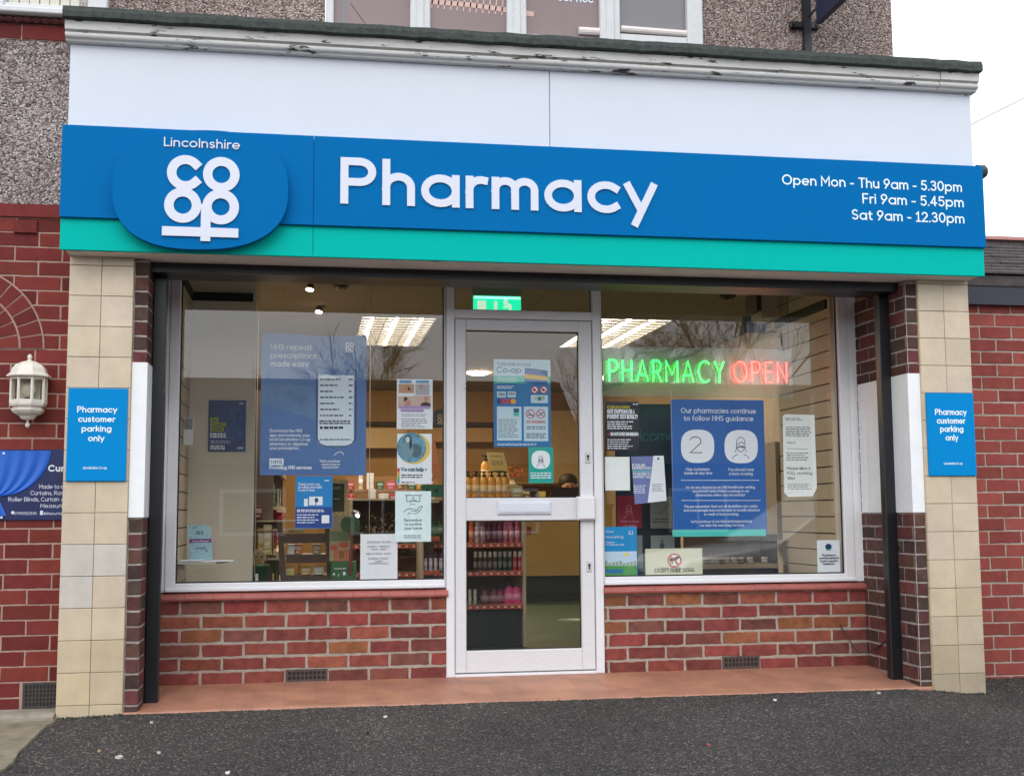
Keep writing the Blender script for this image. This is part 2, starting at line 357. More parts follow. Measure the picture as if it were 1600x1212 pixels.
# ---------------- brickwork: every brick is modelled ----------------
def bricks(mb, O, U, N, s0, s1, t0, t1, pal, C=.075, L=.225, J=.010, ph=0, proud=.004, skip=(), alt=.5, zt=None, jit=.0012, orange=0):
    """O origin, U horizontal axis, N outward normal; rows counted down from t1 (or zt)"""
    O, U, N = Vector(O), Vector(U), Vector(N); Z = Vector((0, 0, 1)); zt = t1 if zt is None else zt
    P = lambda s, t, n: tuple(O+U*s+Z*t+N*n)
    # bed of mortar
    k = len(mb.v); mb.v += [P(s0, t0, 0), P(s1, t0, 0), P(s1, t1, 0), P(s0, t1, 0)]; mb.fidx([k, k+1, k+2, k+3], 1)
    j = int(math.floor((zt-t1)/C))-1
    while zt-j*C > t0:
        a1 = zt-j*C-J/2; a0 = zt-(j+1)*C+J/2
        b0, b1 = max(a0, t0), min(a1, t1)
        if b1-b0 > .006:
            off = (ph+(alt*L if j % 2 else 0)) % L
            s = s0-((s0-off) % L)
            while s < s1:
                x0, x1 = max(s+J/2, s0), min(s+L-J/2, s1); s += L
                if x1-x0 < .008: continue
                if any(x1 > q[0]+.004 and x0 < q[1]-.004 and b1 > q[2]+.004 and b0 < q[3]-.004 for q in skip): 
                    # trim to the opening
                    qq = [q for q in skip if x1 > q[0]+.004 and x0 < q[1]-.004 and b1 > q[2]+.004 and b0 < q[3]-.004][0]
                    if x0 < qq[0]-.02: x1 = qq[0]
                    elif x1 > qq[1]+.02: x0 = qq[1]
                    else: continue
                c = random.choice(pal); f = random.uniform(.82, 1.15); c = (c[0]*f, c[1]*f*random.uniform(.93, 1.07), c[2]*f)
                nu = max(2, int((x1-x0)/.022)); nv = 3; ring = []
                dz = random.uniform(-1, 1)*jit; tl = random.uniform(-1, 1)*jit
                for i in range(nu): ring.append((x0+(x1-x0)*i/nu, b0+dz-tl))
                for i in range(nv): ring.append((x1, b0+dz+tl+(b1-b0)*i/nv))
                for i in range(nu): ring.append((x1-(x1-x0)*i/nu, b1+dz+tl))
                for i in range(nv): ring.append((x0, b1+dz-tl-(b1-b0)*i/nv))
                ring = [(p+random.uniform(-1, 1)*jit, q+random.uniform(-1, 1)*jit) for p, q in ring]
                mx, mz = (x0+x1)/2, (b0+b1)/2; pr = proud+random.uniform(-.001, .001); n = len(ring); k = len(mb.v)
                mb.v += [P(p, q, 0) for p, q in ring]
                mb.v += [P(p+(.0008 if p < mx else -.0008), q+(.0008 if q < mz else -.0008), pr-.001) for p, q in ring]
                mb.v += [P(p+(.003 if p < mx else -.003), q+(.003 if q < mz else -.003), pr) for p, q in ring]
                for i in range(n):
                    i2 = (i+1) % n
                    mb.fidx([k+i, k+i2, k+n+i2, k+n+i], 0, c); mb.fidx([k+n+i, k+n+i2, k+2*n+i2, k+2*n+i], 0, c)
                mb.fidx([k+2*n+i for i in range(n)], 0, c)
        j += 1
# ---------------- colours ----------------
M_RED = mat('red_facing_brick', (.22, .04, .035), .75, attr=True, spec=.2, var=.16, vs=14, bump=.35, bs=120)
M_MIX = mat('mottled_brick', (.3, .07, .06), .85, attr=True, spec=.2, var=.32, vs=17, bump=.5, bs=150)
M_DARK = mat('dark_pier_brick', (.1, .05, .045), .85, attr=True, spec=.2, var=.3, vs=16, bump=.6, bs=130)
M_MORT = mat('mortar_grey', (.36, .305, .255), .95, var=.2, vs=20, bump=.6, bs=200)
M_MORTP = mat('mortar_pink', (.37, .25, .21), .95, var=.18, vs=20, bump=.5, bs=200)
M_MORTW = mat('mortar_pale', (.36, .315, .285), .95, var=.25, vs=25, bump=.6, bs=200)
PAL_RED = [(0.1484, 0.0246, 0.0216), (0.1702, 0.0299, 0.0246), (0.131, 0.0217, 0.0207), (0.1571, 0.0267, 0.0235), (0.1833, 0.034, 0.0255)]
PAL_MIX = [(0.2333, 0.0581, 0.0466), (0.2031, 0.0505, 0.0428), (0.2483, 0.0756, 0.0485), (0.1805, 0.0581, 0.0466), (0.2483, 0.0532, 0.0485), (0.1655, 0.063, 0.0512), (0.2257, 0.0532, 0.0466), (0.1957, 0.0485, 0.0419), (0.2182, 0.0581, 0.0466), (0.1805, 0.0485, 0.0419), (0.2333, 0.0872, 0.0419)]
PAL_DARK = [(0.085, 0.0439, 0.0391), (0.0638, 0.0391, 0.0352), (0.1105, 0.0439, 0.0411), (0.136, 0.0439, 0.0439), (0.0765, 0.0489, 0.0411), (0.102, 0.0489, 0.0391)]
PAL_R2 = [(0.2633, 0.0616, 0.0497), (0.234, 0.053, 0.0438), (0.2828, 0.0678, 0.0554), (0.2487, 0.0554, 0.0462)]
M_PEB = voro_mat('pebble_dash', [(0, (.38, .29, .25)), (.2, (.26, .18, .16)), (.38, (.46, .37, .33)), (.55, (.17, .125, .12)), (.68, (.33, .25, .215)), (.82, (.58, .51, .47)), (.93, (.10, .08, .085))], 115, bump=1.0, dist=.012, big=.14)
M_WPAINT = patchy('weathered_white_paint', (.66, .65, .63), (.035, .03, .027), .585, .615, 6, (1.0, 3, 4), bump=.6)
M_WHITE = mat('white_upvc', (.74, .74, .765), .35, var=.03, vs=5)
M_WDOOR = patchy('scuffed_white_door', (.74, .74, .765), (.33, .30, .28), .665, .70, 14, (1, 1, 3), rough=.4, bump=.1)
M_WSH = patchy('flaky_white_frame', (.70, .71, .72), (.30, .24, .20), .66, .69, 10, (1.4, 1, 1), bump=.5)
M_FELT = mat('mossy_roofing_felt', (.045, .055, .05), .95, var=.4, vs=30, bump=.9, bs=90)
M_BLACK = mat('black_gloss_paint', (.008, .009, .012), .35, var=.3, vs=20, bump=.1)
M_WOOD = patchy('grey_soffit_board', (.80, .73, .66), (.25, .18, .14), .60, .66, 5, (.8, 6, 6), bump=.4)
M_PLAS = mat('painted_render', (.80, .81, .83), .6, var=.05, vs=8, bump=.25, bs=50)
M_SIGNB = mat('sign_blue', (.0006, .137, .385), .6, spec=.04, var=.02, vs=2)
M_SIGNG = mat('sign_teal', (.001, .44, .375), .6, spec=.04)
M_SIGNW = mat('fascia_white', (.635, .675, .745), .45, spec=.2, var=.025, vs=1.3)
M_LET = mat('sign_lettering_white', (.64, .67, .77), .4)
M_LETC = mat('vinyl_lettering_pale', (.78, .88, .90), .4)
M_PARK = mat('parking_sign_blue', (.0008, .225, .56), .5, spec=.06, var=.02, vs=2)
M_GL = glass_mat()
M_RTILE = mat('red_quarry_tile', (.37, .11, .092), .45, var=.18, vs=9, bump=.25, bs=60)
M_DARKIN = mat('painted_dark_void', (.02, .018, .016), .9)  # near-black colour that stands in for shade in vent holes and behind the blind
M_METAL = mat('bare_metal', (.5, .5, .5), .35, metal=1)

# ================= GROUND =================
def zg(x, y):
    z = -.048+.08*y if y > -7 else -.608
    if y > 0: z = -.048
    if x > 4.35: z -= .038*min(1, (x-4.35)/.35)*max(0, 1+y/2) if y < .1 else .0
    if x < .35: z -= .012*min(1, (.35-x)/.35)
    return z
g = MB()
xs = [-300, -60, -20, -8, -4, -2, -1.2]+[-.8+.1*i for i in range(66)]+[6.2, 7.5, 9, 12, 20, 60, 300]
ys = [-300, -80, -30, -14, -9, -7]+[-6.8+.4*i for i in range(12)]+[-2+.1*i for i in range(27)]+[1.0, 3, 8, 30, 300]
random.seed(3)
for y in ys:
    for x in xs: g.v.append((x, y, zg(x, y)+(random.uniform(-.002, .002) if abs(x) < 6 and -3 < y < .6 else 0)))
nx = len(xs)
for j in range(len(ys)-1):
    for i in range(nx-1): g.fidx([j*nx+i, j*nx+i+1, (j+1)*nx+i+1, (j+1)*nx+i])
M_ASPH = voro_mat('asphalt', [(0, (.036, .032, .032)), (.30, (.054, .048, .048)), (.56, (.072, .065, .063)), (.74, (.020, .018, .019)), (.85, (.12, .108, .10)), (.95, (.24, .22, .20))], 140, rough=.8, bump=1.0, dist=.010, big=.28, bigscale=.9)
tag(g.build('asphalt_ground', M_ASPH, smooth=True), kind='structure')
# concrete apron at the left
M_CONC = mat('mossy_concrete', (.20, .17, .12), .95, var=.32, vs=11, bump=.9, bs=70)
cpts = [(.012, .16), (.012, -.06), (-.005, -.18), (-.022, -.35), (-.028, -.55), (-.02, -.75), (-.05, -.95), (-.10, -1.3), (-.2, -1.9), (-.5, -3), (-6, -3), (-6, .16)]
g = MB(); cp = []
for a, b in zip(cpts[:-2], cpts[1:-1]):
    for i in range(6): cp.append((a[0]+(b[0]-a[0])*i/6+random.uniform(-.006, .006), a[1]+(b[1]-a[1])*i/6))
cp += cpts[-2:]
n = len(cp); g.v = [(x, y, zg(x, y)+.012) for x, y in cp]+[(x, y, zg(x, y)-.2) for x, y in cp]
g.fidx(list(range(n))[::-1]); [g.fidx([i, (i+1) % n, n+(i+1) % n, n+i]) for i in range(n)]
tag(g.build('concrete_path', M_CONC), kind='structure')
g = MB(); g.extr([(.16, -.3), (.16, -.030), (-.02, -.032), (-.05, -.045), (-.07, -.3)], -6, -.003)
tag(g.build('concrete_kerb', mat('pale_concrete', (.27, .235, .19), .95, var=.3, vs=12, bump=.8, bs=80)), kind='structure')

# ================= SHOP BUILDING =================
SB = thing('shop_building', (2.4, .64, 0), 'pharmacy shop building with tiled pillars, recessed glazed front and pebble dashed upper floor', 'shop')
D = .638
# upper wall
g = MB(); WX0, WX1, WZ0, WZ1 = 1.235, 3.335, 3.34, 5.0
for x0, x1, z0, z1 in ((-.02, WX0, 3.2, 6.5), (WX1, 4.494, 3.2, 6.5), (WX0, WX1, 3.2, 3.46), (WX0, WX1, WZ1, 6.5)): g.box(x0, x1, .15, .45, z0, z1)
g.box(4.20, 4.494, .45, 9.3, 3.2, 6.5)
g.build('upper_wall', M_PEB, SB)
# upper window
uw = MB(); mem = [(1.240, 1.279), (1.688, 1.795), (2.216, 2.323), (2.738, 2.851), (3.24, 3.330)]
for a, b in mem:
    uw.bbox(a, b, .10, .19, 3.45, 5.0, .006)
    if b-a > .09: uw.bbox(a+.032, b-.036, .088, .10, 3.45, 5.0, .004)
uw.bbox(1.24, 3.33, .086, .24, 3.40, 3.475, .006)
for (a, b), zt in zip(zip([q[1] for q in mem[:-1]], [q[0] for q in mem[1:]]), (3.515, 3.515, 3.52, 3.555)): uw.bbox(a, b, .118, .16, 3.46, zt-.01, .004)
UW = uw.build('upper_window', M_WSH, SB)
M_VIN = mat('mauve_window_film', (.22, .16, .158), .3, var=.08, vs=2)
M_VIN2 = mat('grey_window_film', (.19, .18, .19), .3)
g = MB()
for i, (a, b) in enumerate(zip([q[1] for q in mem[:-1]], [q[0] for q in mem[1:]])): g.box(a, b, .14, .15, 3.49, 5.0, 1 if i == 3 else 0)
PN = g.build('pane', [M_VIN, M_VIN2], UW)
g = MB()  # pale ladder like motif printed on the film, pipe motif and the foot of the word above
y = .1385
pline(g, [(672, 3), (735, 8), (792, 16), (830, 22)], 8, y)
for k in range(12): pline(g, [(676+k*10, 0), (674+k*10, 12+k*1.0)], 2, y)
pline(g, [(536, -10), (536, 34)], 5, y, 1); pline(g, [(548, 6), (570, 36)], 1, y, 2)
g.build('printed_motif', [cmat((205, 170, 160)), cmat((120, 125, 130)), cmat((60, 45, 45))], UW)
text('lettering', UW, [('service', 872, 2, 928, 20)], M_LET, .138, .14)
g = MB(); g.tube([(2.62, .128, 3.55), (2.745, .128, 3.55)], .02, 10); g.tube([(2.86, .128, 3.575), (3.24, .128, 3.57)], .018, 10); g.build('window_cushion', cmat((225, 215, 212)), UW)
# roof cap, cornice, fascia board
g = MB(); n = 60; prev = None
xs2 = [-.035+(4.875)*i/n for i in range(n+1)]; random.seed(5)
jz = [random.uniform(-.003, .004) for _ in xs2]
prof = [(-.185, 3.318), (-.205, 3.322), (-.205, 3.352), (-.195, 3.378), (-.15, 3.392), (.2, 3.42), (.2, 3.318)]
for x, d in zip(xs2, jz): g.v += [(x, yy+d*.5, zz+d) for yy, zz in prof]
k = len(prof)
for i in range(n):
    for q in range(k): g.fidx([i*k+q, i*k+(q+1) % k, (i+1)*k+(q+1) % k, (i+1)*k+q])
g.fidx(range(k)); g.fidx([n*k+q for q in range(k)][::-1]); g.build('roof_cap', M_FELT, SB)
def cornice(x0, x1, d):
    pr = [(.15, 3.224), (-.112-d, 3.224), (-.122-d, 3.226), (-.126-d, 3.236)]
    pr += [(-.134-d-.013*math.sin(t*math.pi/6), 3.2525-.0145*math.cos(t*math.pi/6)) for t in range(7)]
    pr += [(-.140-d, 3.271), (-.156-d, 3.274), (-.158-d, 3.3175), (.15, 3.3175)]
    g.extr(pr[::-1], x0, x1)
g = MB(); cornice(-.028, 4.60, .012); cornice(4.603, 4.835, .016)
g.build('cornice', M_WPAINT, SB)
g = MB(); sx = 2.406
for a, b in ((-.012, sx-.0015), (sx+.0015, 4.818)): g.bbox(a, b, -.10, .16, 2.20, 3.224, .003)
FB = g.build('fascia_board', M_SIGNW, SB)
g = MB()
for px, py in ((112, 66), (496, 88), (851, 109), (864, 108), (1206, 130), (1509, 149)):
    X, Z = W(px, py, -.1); g.v, g.f, g.m, g.c = g.v, g.f, g.m, g.c
    pts = [(X+.008*math.cos(t*math.pi/4), Z+.008*math.sin(t*math.pi/4)) for t in range(8)]; g.extr(pts, -.106, -.101, 0, 'y')
g.build('screw_cap', cmat((150, 160, 170), .3), FB)
# soffit, shutter box
g = MB(); g.box(-.0, 4.805, -.115, .0945, 2.178, 2.199)
g.build('soffit', M_WOOD, SB)
g = MB(); g.box(.315, 4.50, .095, .31, 2.128, 2.184); g.box(.372, 4.44, .312, .40, 2.165, 2.26, 1)
g.build('shutter_box', [M_BLACK, mat('shutter_slat_dark', (.03, .027, .025), .5)], SB)
g = MB(); g.box(.31, 4.5, .403, .80, 2.258, 2.33); g.build('lintel', M_WOOD, SB)
g = MB()  # solid rear body over the shop (keeps daylight out)
g.box(-.02, 4.49, .46, 9.3, 3.0, 3.2); g.box(-.05, .0, .3, 9.3, -.05, 3.2); g.box(4.9, 4.95, .62, 9.3, -.05, 3.2); g.box(-.05, 4.95, 9.3, 9.4, -.05, 3.2)
g.box(-.02, 4.494, .3, .46, 2.26, 3.2)
g.build('rear_wall', M_PEB, SB)
# pillars
M_TILE = mat('cream_glazed_tile', (.60, .49, .33), .3, attr=True, var=.12, vs=7, bump=.08, bs=30)
M_GROUT = mat('dark_grout', (.10, .08, .06), .9)
T = .1524; TW = .1521
def pillar(X0, zoff):
    g = MB(); g.box(X0+.003, X0+2*TW-.003, .004, .35, -.4, 2.179, 1)
    random.seed(int(X0*10)+2)
    for i in range(-1, 17):
        z1 = T*(15-i)+zoff; z0 = z1-T
        z1 = min(z1, 2.178); z0 = max(z0, -.3)
        if z1-z0 < .01: continue
        for k in range(2):
            f = random.uniform(.95, 1.05); c = (.56*f, .462*f, .34*f*random.uniform(.96, 1.05))
            if X0 < 1 and (i, k) in ((10, 0), (10, 1), (11, 0)): c = (.53, .49, .44)
            if X0 < 1: 
                if z0 < .2: c = (c[0]*.96, c[1]*.95, c[2]*.86)
            if X0 > 1 and i > 10: ff = (1, .96, .90, .82, .74, .7)[i-11]; c = (c[0]*ff, c[1]*ff, c[2]*ff*.95)
            g.bbox(X0+k*TW+.0011, X0+(k+1)*TW-.0011, random.uniform(-.0006, .0006), .006, z0+.0012, z1-.0012, .0015, 0, c)
    # rounded edge return tiles on the sides
    for i in range(-1, 17):
        z1 = min(T*(15-i)+zoff, 2.178); z0 = max(T*(14-i)+zoff, -.3)
        if z1-z0 > .01:
            g.box(X0-.001, X0+.004, .006, .34, z0+.0012, z1-.0012, 0, (.6, .485, .32)); g.box(X0+2*TW-.004, X0+2*TW+.001, .006, .34, z0+.0012, z1-.0012, 0, (.58, .46, .3))
    return g.build('tiled_pillar', [M_TILE, M_GROUT], SB)
pillar(0, 0); pillar(4.5062, .0229)
# dark brick piers and reveals (bricks on the front face and on the inner side)
RX0, RX1 = .372, 4.440
def pier(side):
    g = MB(); random.seed(21+side)
    yf = .022
    zp0, zp1 = (.891, 1.655)
    if side == 0:
        xa, xb = 2*TW+.002, RX0
        bricks(g, (0, yf, 0), (1, 0, 0), (0, -1, 0), xa, xb, -.1, 2.17, PAL_DARK, ph=xa, L=.5, alt=0, zt=2.1625+.0755)
        bricks(g, (xb, yf, 0), (0, 1, 0), (1, 0, 0), 0, D-yf+.03, -.1, 2.17, PAL_DARK, ph=0, zt=2.1625+.0755)
        g.box(xa, xb-.001, yf+.001, D+.1, -.1, 2.17, 1)
    else:
        xa, xb = RX1, 4.5062-.002
        bricks(g, (0, yf, 0), (1, 0, 0), (0, -1, 0), xa, xb, -.1, 2.17, PAL_DARK, ph=xa, L=.5, alt=0, zt=2.1625+.0755)
        bricks(g, (xa, D+.03, 0), (0, -1, 0), (-1, 0, 0), 0, D+.03-yf, -.1, 2.17, PAL_DARK, ph=.07, zt=2.1625+.0755)
        g.box(xa+.001, xb, yf+.001, D+.1, -.1, 2.17, 1)
    o = g.build('brick_pier', [M_DARK, M_MORTW], SB)
    g = MB()
    b = .008
    if side == 0:
        g.box(xa, xb+b, yf-b, yf, zp0, zp1); g.box(xb, xb+b, yf, .235, zp0, zp1); g.box(xb, xb+b, .30, D+.02, zp0-.02, zp1-.17)
    else:
        g.box(xa-b, xb, yf-b, yf, zp0, zp1); g.box(xa-b, xa, yf, .24, zp0, zp1); g.box(xa-b, xa, .24, D-.01, zp0, zp1-.0)
    g.build('painted_render', M_PLAS, o)
    return o
pier(0); pier(1)
# guide rails of the shutter
for x0, x1 in ((RX0+.006, RX0+.072), (RX1-.068, RX1-.003)):
    g = MB(); g.bbox(x0, x1, .205, .262, -.045, 2.127, .004); g.box(x0+.012, x1-.012, .262, .285, -.04, 2.126)
    r = g.build('shutter_rail', M_BLACK, SB)
    z = .72 if x0 < 1 else .70; xx = x0-.012 if x0 < 1 else x1+.012
    g = MB(); pts = [(xx+.017*math.cos(a*.5), .19, z+.017*math.sin(a*.5)) for a in range(13)]; g.tube(pts, .004, 6); g.build('padlock_ring', cmat((90, 85, 80), .4, metal=1), r)
# low brick walls with sills, air bricks
M_VENT = mat('terracotta_vent', (.085, .055, .05), .8, var=.2, vs=20, bump=.5)
def airbrick(parent, x0, x1, z0, z1, y, cols=8, rows=2, mt=M_VENT):
    g = MB(); fr = .012
    g.box(x0, x1, y-.002, y+.012, z0, z0+fr); g.box(x0, x1, y-.002, y+.012, z1-fr, z1)
    g.box(x0, x0+fr, y-.002, y+.012, z0+fr, z1-fr); g.box(x1-fr, x1, y-.002, y+.012, z0+fr, z1-fr)
    for i in range(1, cols):
        x = x0+fr+(x1-x0-2*fr)*i/cols; g.box(x-.0035, x+.0035, y-.0015, y+.012, z0+fr, z1-fr)
    for i in range(1, rows):
        z = z0+fr+(z1-z0-2*fr)*i/rows; g.box(x0+fr, x1-fr, y-.001, y+.012, z-.003, z+.003)
    g.box(x0+fr, x1-fr, y+.0012, y+.0024, z0+fr, z1-fr, 1)  # dark plate over the mortar: the shade of the holes is in its colour
    return g.build('air_brick', [mt, M_DARKIN], parent)
def lowwall(x0, x1, ph, vent):
    g = MB(); random.seed(int(x0*7))
    # zoffset: rows from .4375 down; perpends of the second row at ph
    bricks(g, (0, D, 0), (1, 0, 0), (0, -1, 0), x0, x1, -.05, .4375, PAL_MIX, ph=ph+.1125, zt=.4375, skip=[vent], J=.0145, jit=.0020)
    g.box(x0, x1, D+.04, D+.11, -.05, .4375, 1)
    o = g.build('low_wall', [M_MIX, M_MORT], SB)
    airbrick(o, vent[0], vent[1], vent[2], vent[3], D-.003, 9, 2)
    return o
lw = lowwall(RX0+.002, 1.941, 1.064, (1.064, 1.289, -.004, .063))
s0 = MB(); k = 0; x = RX0+.004
def sill(x0, x1, par):
    s = MB(); x = x0; random.seed(int(x0*5))
    while x < x1-.02:
        xe = min(x+.150, x1); dz = random.uniform(-.001, .001)
        if xe-x > .02:
            pr = [(D+.06, .4385+dz), (D-.022, .4385+dz), (D-.030, .443+dz), (D-.034, .452+dz), (D-.032, .464+dz), (D-.024, .472+dz), (D+.0, .4785+dz), (D+.06, .484+dz)]
            s.extr(pr[::-1], x+.0008, xe-.0008)
        x = xe
    s.build('sill', M_RTILE, par)
sill(RX0+.004, 1.950, lw)
lw2 = lowwall(2.850, RX1-.002, 3.0933, (3.543, 3.768, .0, .070)); sill(2.842, RX1-.006, lw2)
# doorstep
M_STEP = mat('orange_quarry_step', (.50, .215, .115), .55, attr=True, var=.24, vs=5, bump=.15, bs=40)
g = MB(); random.seed(9)
def zt(y): return -.042+.062*y
X0s, X1s = .30, 4.50
k = 0; x = X0s
g.v += []
while x < X1s:
    xe = min(x+.1535, X1s); y = .0
    for ya, yb in ((.0, .16), (.1615, .3215), (.323, .483), (.4845, .70)):
        f = random.uniform(.93, 1.06); c = (.385*f, .18*f, .115*f*random.uniform(.95, 1.05))
        k = len(g.v)
        sh = .03*0
        g.v += [(x+.0008, ya, zt(ya)), (xe-.0008, ya, zt(ya)), (xe-.0008, yb, zt(yb)), (x+.0008, yb, zt(yb))]
        g.fidx([k, k+1, k+2, k+3], 0, c)
        if ya == 0:
            g.v += [(x+.0008, -.004, zt(0)-.008), (xe-.0008, -.004, zt(0)-.008), (x+.0008, -.004, -.12), (xe-.0008, -.004, -.12)]
            g.fidx([k+4, k+5, k+1, k], 0, c); g.fidx([k+6, k+7, k+5, k+4], 0, c)
    x = xe
g.box(X0s, X1s, .0, .70, -.2, -.0455, 1)
kk = len(g.v); g.v += [(X0s, .0, zt(0)-.001), (X1s, .0, zt(0)-.001), (X1s, .7, zt(.7)-.001), (X0s, .7, zt(.7)-.001)]; g.fidx([kk, kk+1, kk+2, kk+3], 1)
g.build('doorstep', [M_STEP, mat('step_grout', (.36, .15, .09), .9)], SB)

# shop windows and door
FY0, FY1 = D, D+.06
def frame(g, x0, x1, z0, z1, l, r, b, t, y0=FY0, y1=FY1, bv=.004):
    g.bbox(x0, x0+l, y0, y1, z0, z1, bv); g.bbox(x1-r, x1, y0, y1, z0, z1, bv)
    g.bbox(x0+l, x1-r, y0+.002, y1, z0, z0+b, bv); g.bbox(x0+l, x1-r, y0+.002, y1, z1-t, z1, bv)
def bead(g, x0, x1, z0, z1, y, t=.007, mi=1):
    g.box(x0, x0+t, y, y+.01, z0, z1, mi); g.box(x1-t, x1, y, y+.01, z0, z1, mi); g.box(x0+t, x1-t, y, y+.01, z0, z0+t, mi); g.box(x0+t, x1-t, y, y+.01, z1-t, z1, mi)
M_GASK = mat('black_gasket', (.01, .01, .01), .6)
def part_empty(name, loc, par):
    o = bpy.data.objects.new(name, None); COL.objects.link(o); o.parent = par; o.location = Vector(loc)-WLOC(par); o.empty_display_size = .05; return o
def shopwin2(x0, x1, l, r):
    o = part_empty('shop_window', ((x0+x1)/2, D, .48), SB)
    g = MB(); frame(g, x0, x1, .487, 2.256, l, r, .046, .03)
    g.bbox(x0+.004, x1-.004, D-.012, D+.001, .488, .508, .004)
    bead(g, x0+l, x1-r, .533, 2.226, D+.026)
    g.build('frame', [M_WHITE, M_GASK], o)
    g = MB(); g.box(x0+l+.001, x1-r-.001, D+.030, D+.036, .534, 2.225); g.build('pane', M_GL, o)
    return o
shopwin2(.415, 1.9395, .056, .0085); shopwin2(2.846, 4.385, .0085, .062)
# fill between window frame and reveal
g = MB(); g.box(RX0+.001, .414, D+.005, D+.06, .487, 2.256); g.build('frame_packer', M_PLAS, SB); g = MB(); g.box(4.386, RX1-.001, D+.005, D+.06, .487, 2.256); g.build('frame_packer', M_PLAS, SB)
DF = part_empty('door_frame', (2.39, D, 0), SB)
g = MB(); g.bbox(1.941, 1.988, D-.014, D+.07, -.004, 2.256, .004); g.bbox(2.796, 2.844, D-.014, D+.07, -.004, 2.256, .004)
g.bbox(1.988, 2.796, D-.012, D+.07, 2.012, 2.062, .004); g.bbox(1.988, 2.796, D-.012, D+.07, 2.226, 2.256, .003)
g.bbox(1.988, 2.796, D-.02, D+.07, -.004, .012, .003); bead(g, 1.988, 2.796, 2.062, 2.226, D+.024)
g.build('frame', [M_WHITE, M_GASK], DF)
g = MB(); g.box(1.989, 2.795, D+.030, D+.036, 2.063, 2.225); g.build('pane', M_GL, DF)
DR = part_empty('door', (2.39, D, .02), SB)
dx0, dx1 = 1.992, 2.792
g = MB(); y0 = D-.006; y1 = D+.045
g.bbox(dx0, dx0+.062, y0, y1, .018, 2.008, .004); g.bbox(dx1-.076, dx1, y0, y1, .018, 2.008, .004)
g.bbox(dx0+.0625, dx1-.0765, y0+.001, y1, .018, .137, .004); g.bbox(dx0+.0625, dx1-.0765, y0+.001, y1, 1.945, 2.008, .004)
g.bbox(dx0+.0625, dx1-.0765, y0+.001, y1, .858, .986, .004)
gx0, gx1 = dx0+.062, dx1-.076
bead(g, gx0, gx1, .137, .858, D+.02, .005); bead(g, gx0, gx1, .986, 1.945, D+.02, .005)
g.build('frame', [M_WDOOR, M_GASK], DR)
g = MB(); g.box(gx0+.001, gx1-.001, D+.026, D+.032, .138, .857); g.build('pane', M_GL, DR)
g = MB(); g.box(gx0+.001, gx1-.001, D+.026, D+.032, .987, 1.944); g.build('pane', M_GL, DR)
a, z = W(777, 806, D-.01); b, z2 = W(861, 784, D-.01)
g = MB(); g.bbox(a, b, D-.017, D-.0052, .893, .966, .004); g.bbox(a+.008, b-.008, D-.022, D-.0172, .902, .958, .004); g.box(a+.009, b-.009, D-.0235, D-.0222, .917, .9195)
g.build('letter_box', mat('anodised_silver', (.66, .69, .78), .35, var=.03), DR)
g = MB(); g.bbox(dx1-.104, dx1+.004, D-.045, D-.007, .858, .992, .010); g.build('pull_handle', mat('white_handle', (.74, .74, .76), .35), DR)
for zz in (1.215, .595):
    g = MB(); g.bbox(dx1-.047, dx1-.017, D-.013, D-.0065, zz-.03, zz+.03, .003)
    g.extr([(dx1-.032+.008*math.cos(t*.785), zz+.008+.008*math.sin(t*.785)) for t in range(8)], D-.0145, D-.0133, 1, 'y'); g.box(dx1-.036, dx1-.028, D-.0142, D-.0132, zz-.016, zz+.004, 1)
    g.build('lock_plate', [mat('lock_grey', (.55, .55, .57), .35), M_GASK], DR)
# interior shell
M_IW = mat('interior_cream', (.60, .50, .38), .8, var=.04, vs=3)
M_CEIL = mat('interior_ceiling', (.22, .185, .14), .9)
M_FLR = mat('shop_green_floor', (.042, .085, .042), .45, var=.25, vs=5)
M_BWALL = mat('dispensary_wall', (.30, .18, .075), .7, var=.1, vs=2)
g = MB(); g.box(.35, 4.88, D+.075, 9.0, -.05, -.004); g.build('shop_floor', M_FLR, SB)
M_CL = mat('ceiling_line', (.2, .16, .11), .9)
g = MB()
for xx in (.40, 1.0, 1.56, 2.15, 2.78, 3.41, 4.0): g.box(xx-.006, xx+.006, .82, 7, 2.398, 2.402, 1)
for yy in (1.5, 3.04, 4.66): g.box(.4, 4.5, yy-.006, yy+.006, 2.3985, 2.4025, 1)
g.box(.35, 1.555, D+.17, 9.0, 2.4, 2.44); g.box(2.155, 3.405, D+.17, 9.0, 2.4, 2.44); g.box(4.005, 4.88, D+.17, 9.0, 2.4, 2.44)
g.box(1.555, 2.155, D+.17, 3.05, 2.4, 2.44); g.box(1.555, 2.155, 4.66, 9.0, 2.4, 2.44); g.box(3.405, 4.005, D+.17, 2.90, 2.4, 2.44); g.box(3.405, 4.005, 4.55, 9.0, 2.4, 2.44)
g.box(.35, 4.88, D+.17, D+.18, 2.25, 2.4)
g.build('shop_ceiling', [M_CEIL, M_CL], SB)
g = MB(); g.box(.30, 4.9, 8.6, 8.7, -.05, 2.4, 1); g.box(.28, .35, 1.4, 8.65, -.05, 2.4); g.box(4.82, 4.9, D+.1, 8.65, -.05, 2.4); g.box(.28, .40, D+.1, 1.4, -.05, 2.4)
_, za = W(700, 666, 8.5); _, zb = W(700, 659, 8.5); g.box(1.6, 4.2, 8.5, 8.6, za, zb, 2)
_, za = W(700, 690, 8.4); _, zb = W(700, 668, 8.4); g.box(1.3, 3.4, 8.4, 8.6, za, zb, 3)
for xa, xb, ta, tb in ((1.75, 2.35, 700, 670), (4.0, 4.8, 760, 640)): g.box(xa, xb, 8.36, 8.39, W(700, ta, 8.36)[1], W(700, tb, 8.36)[1], 4)
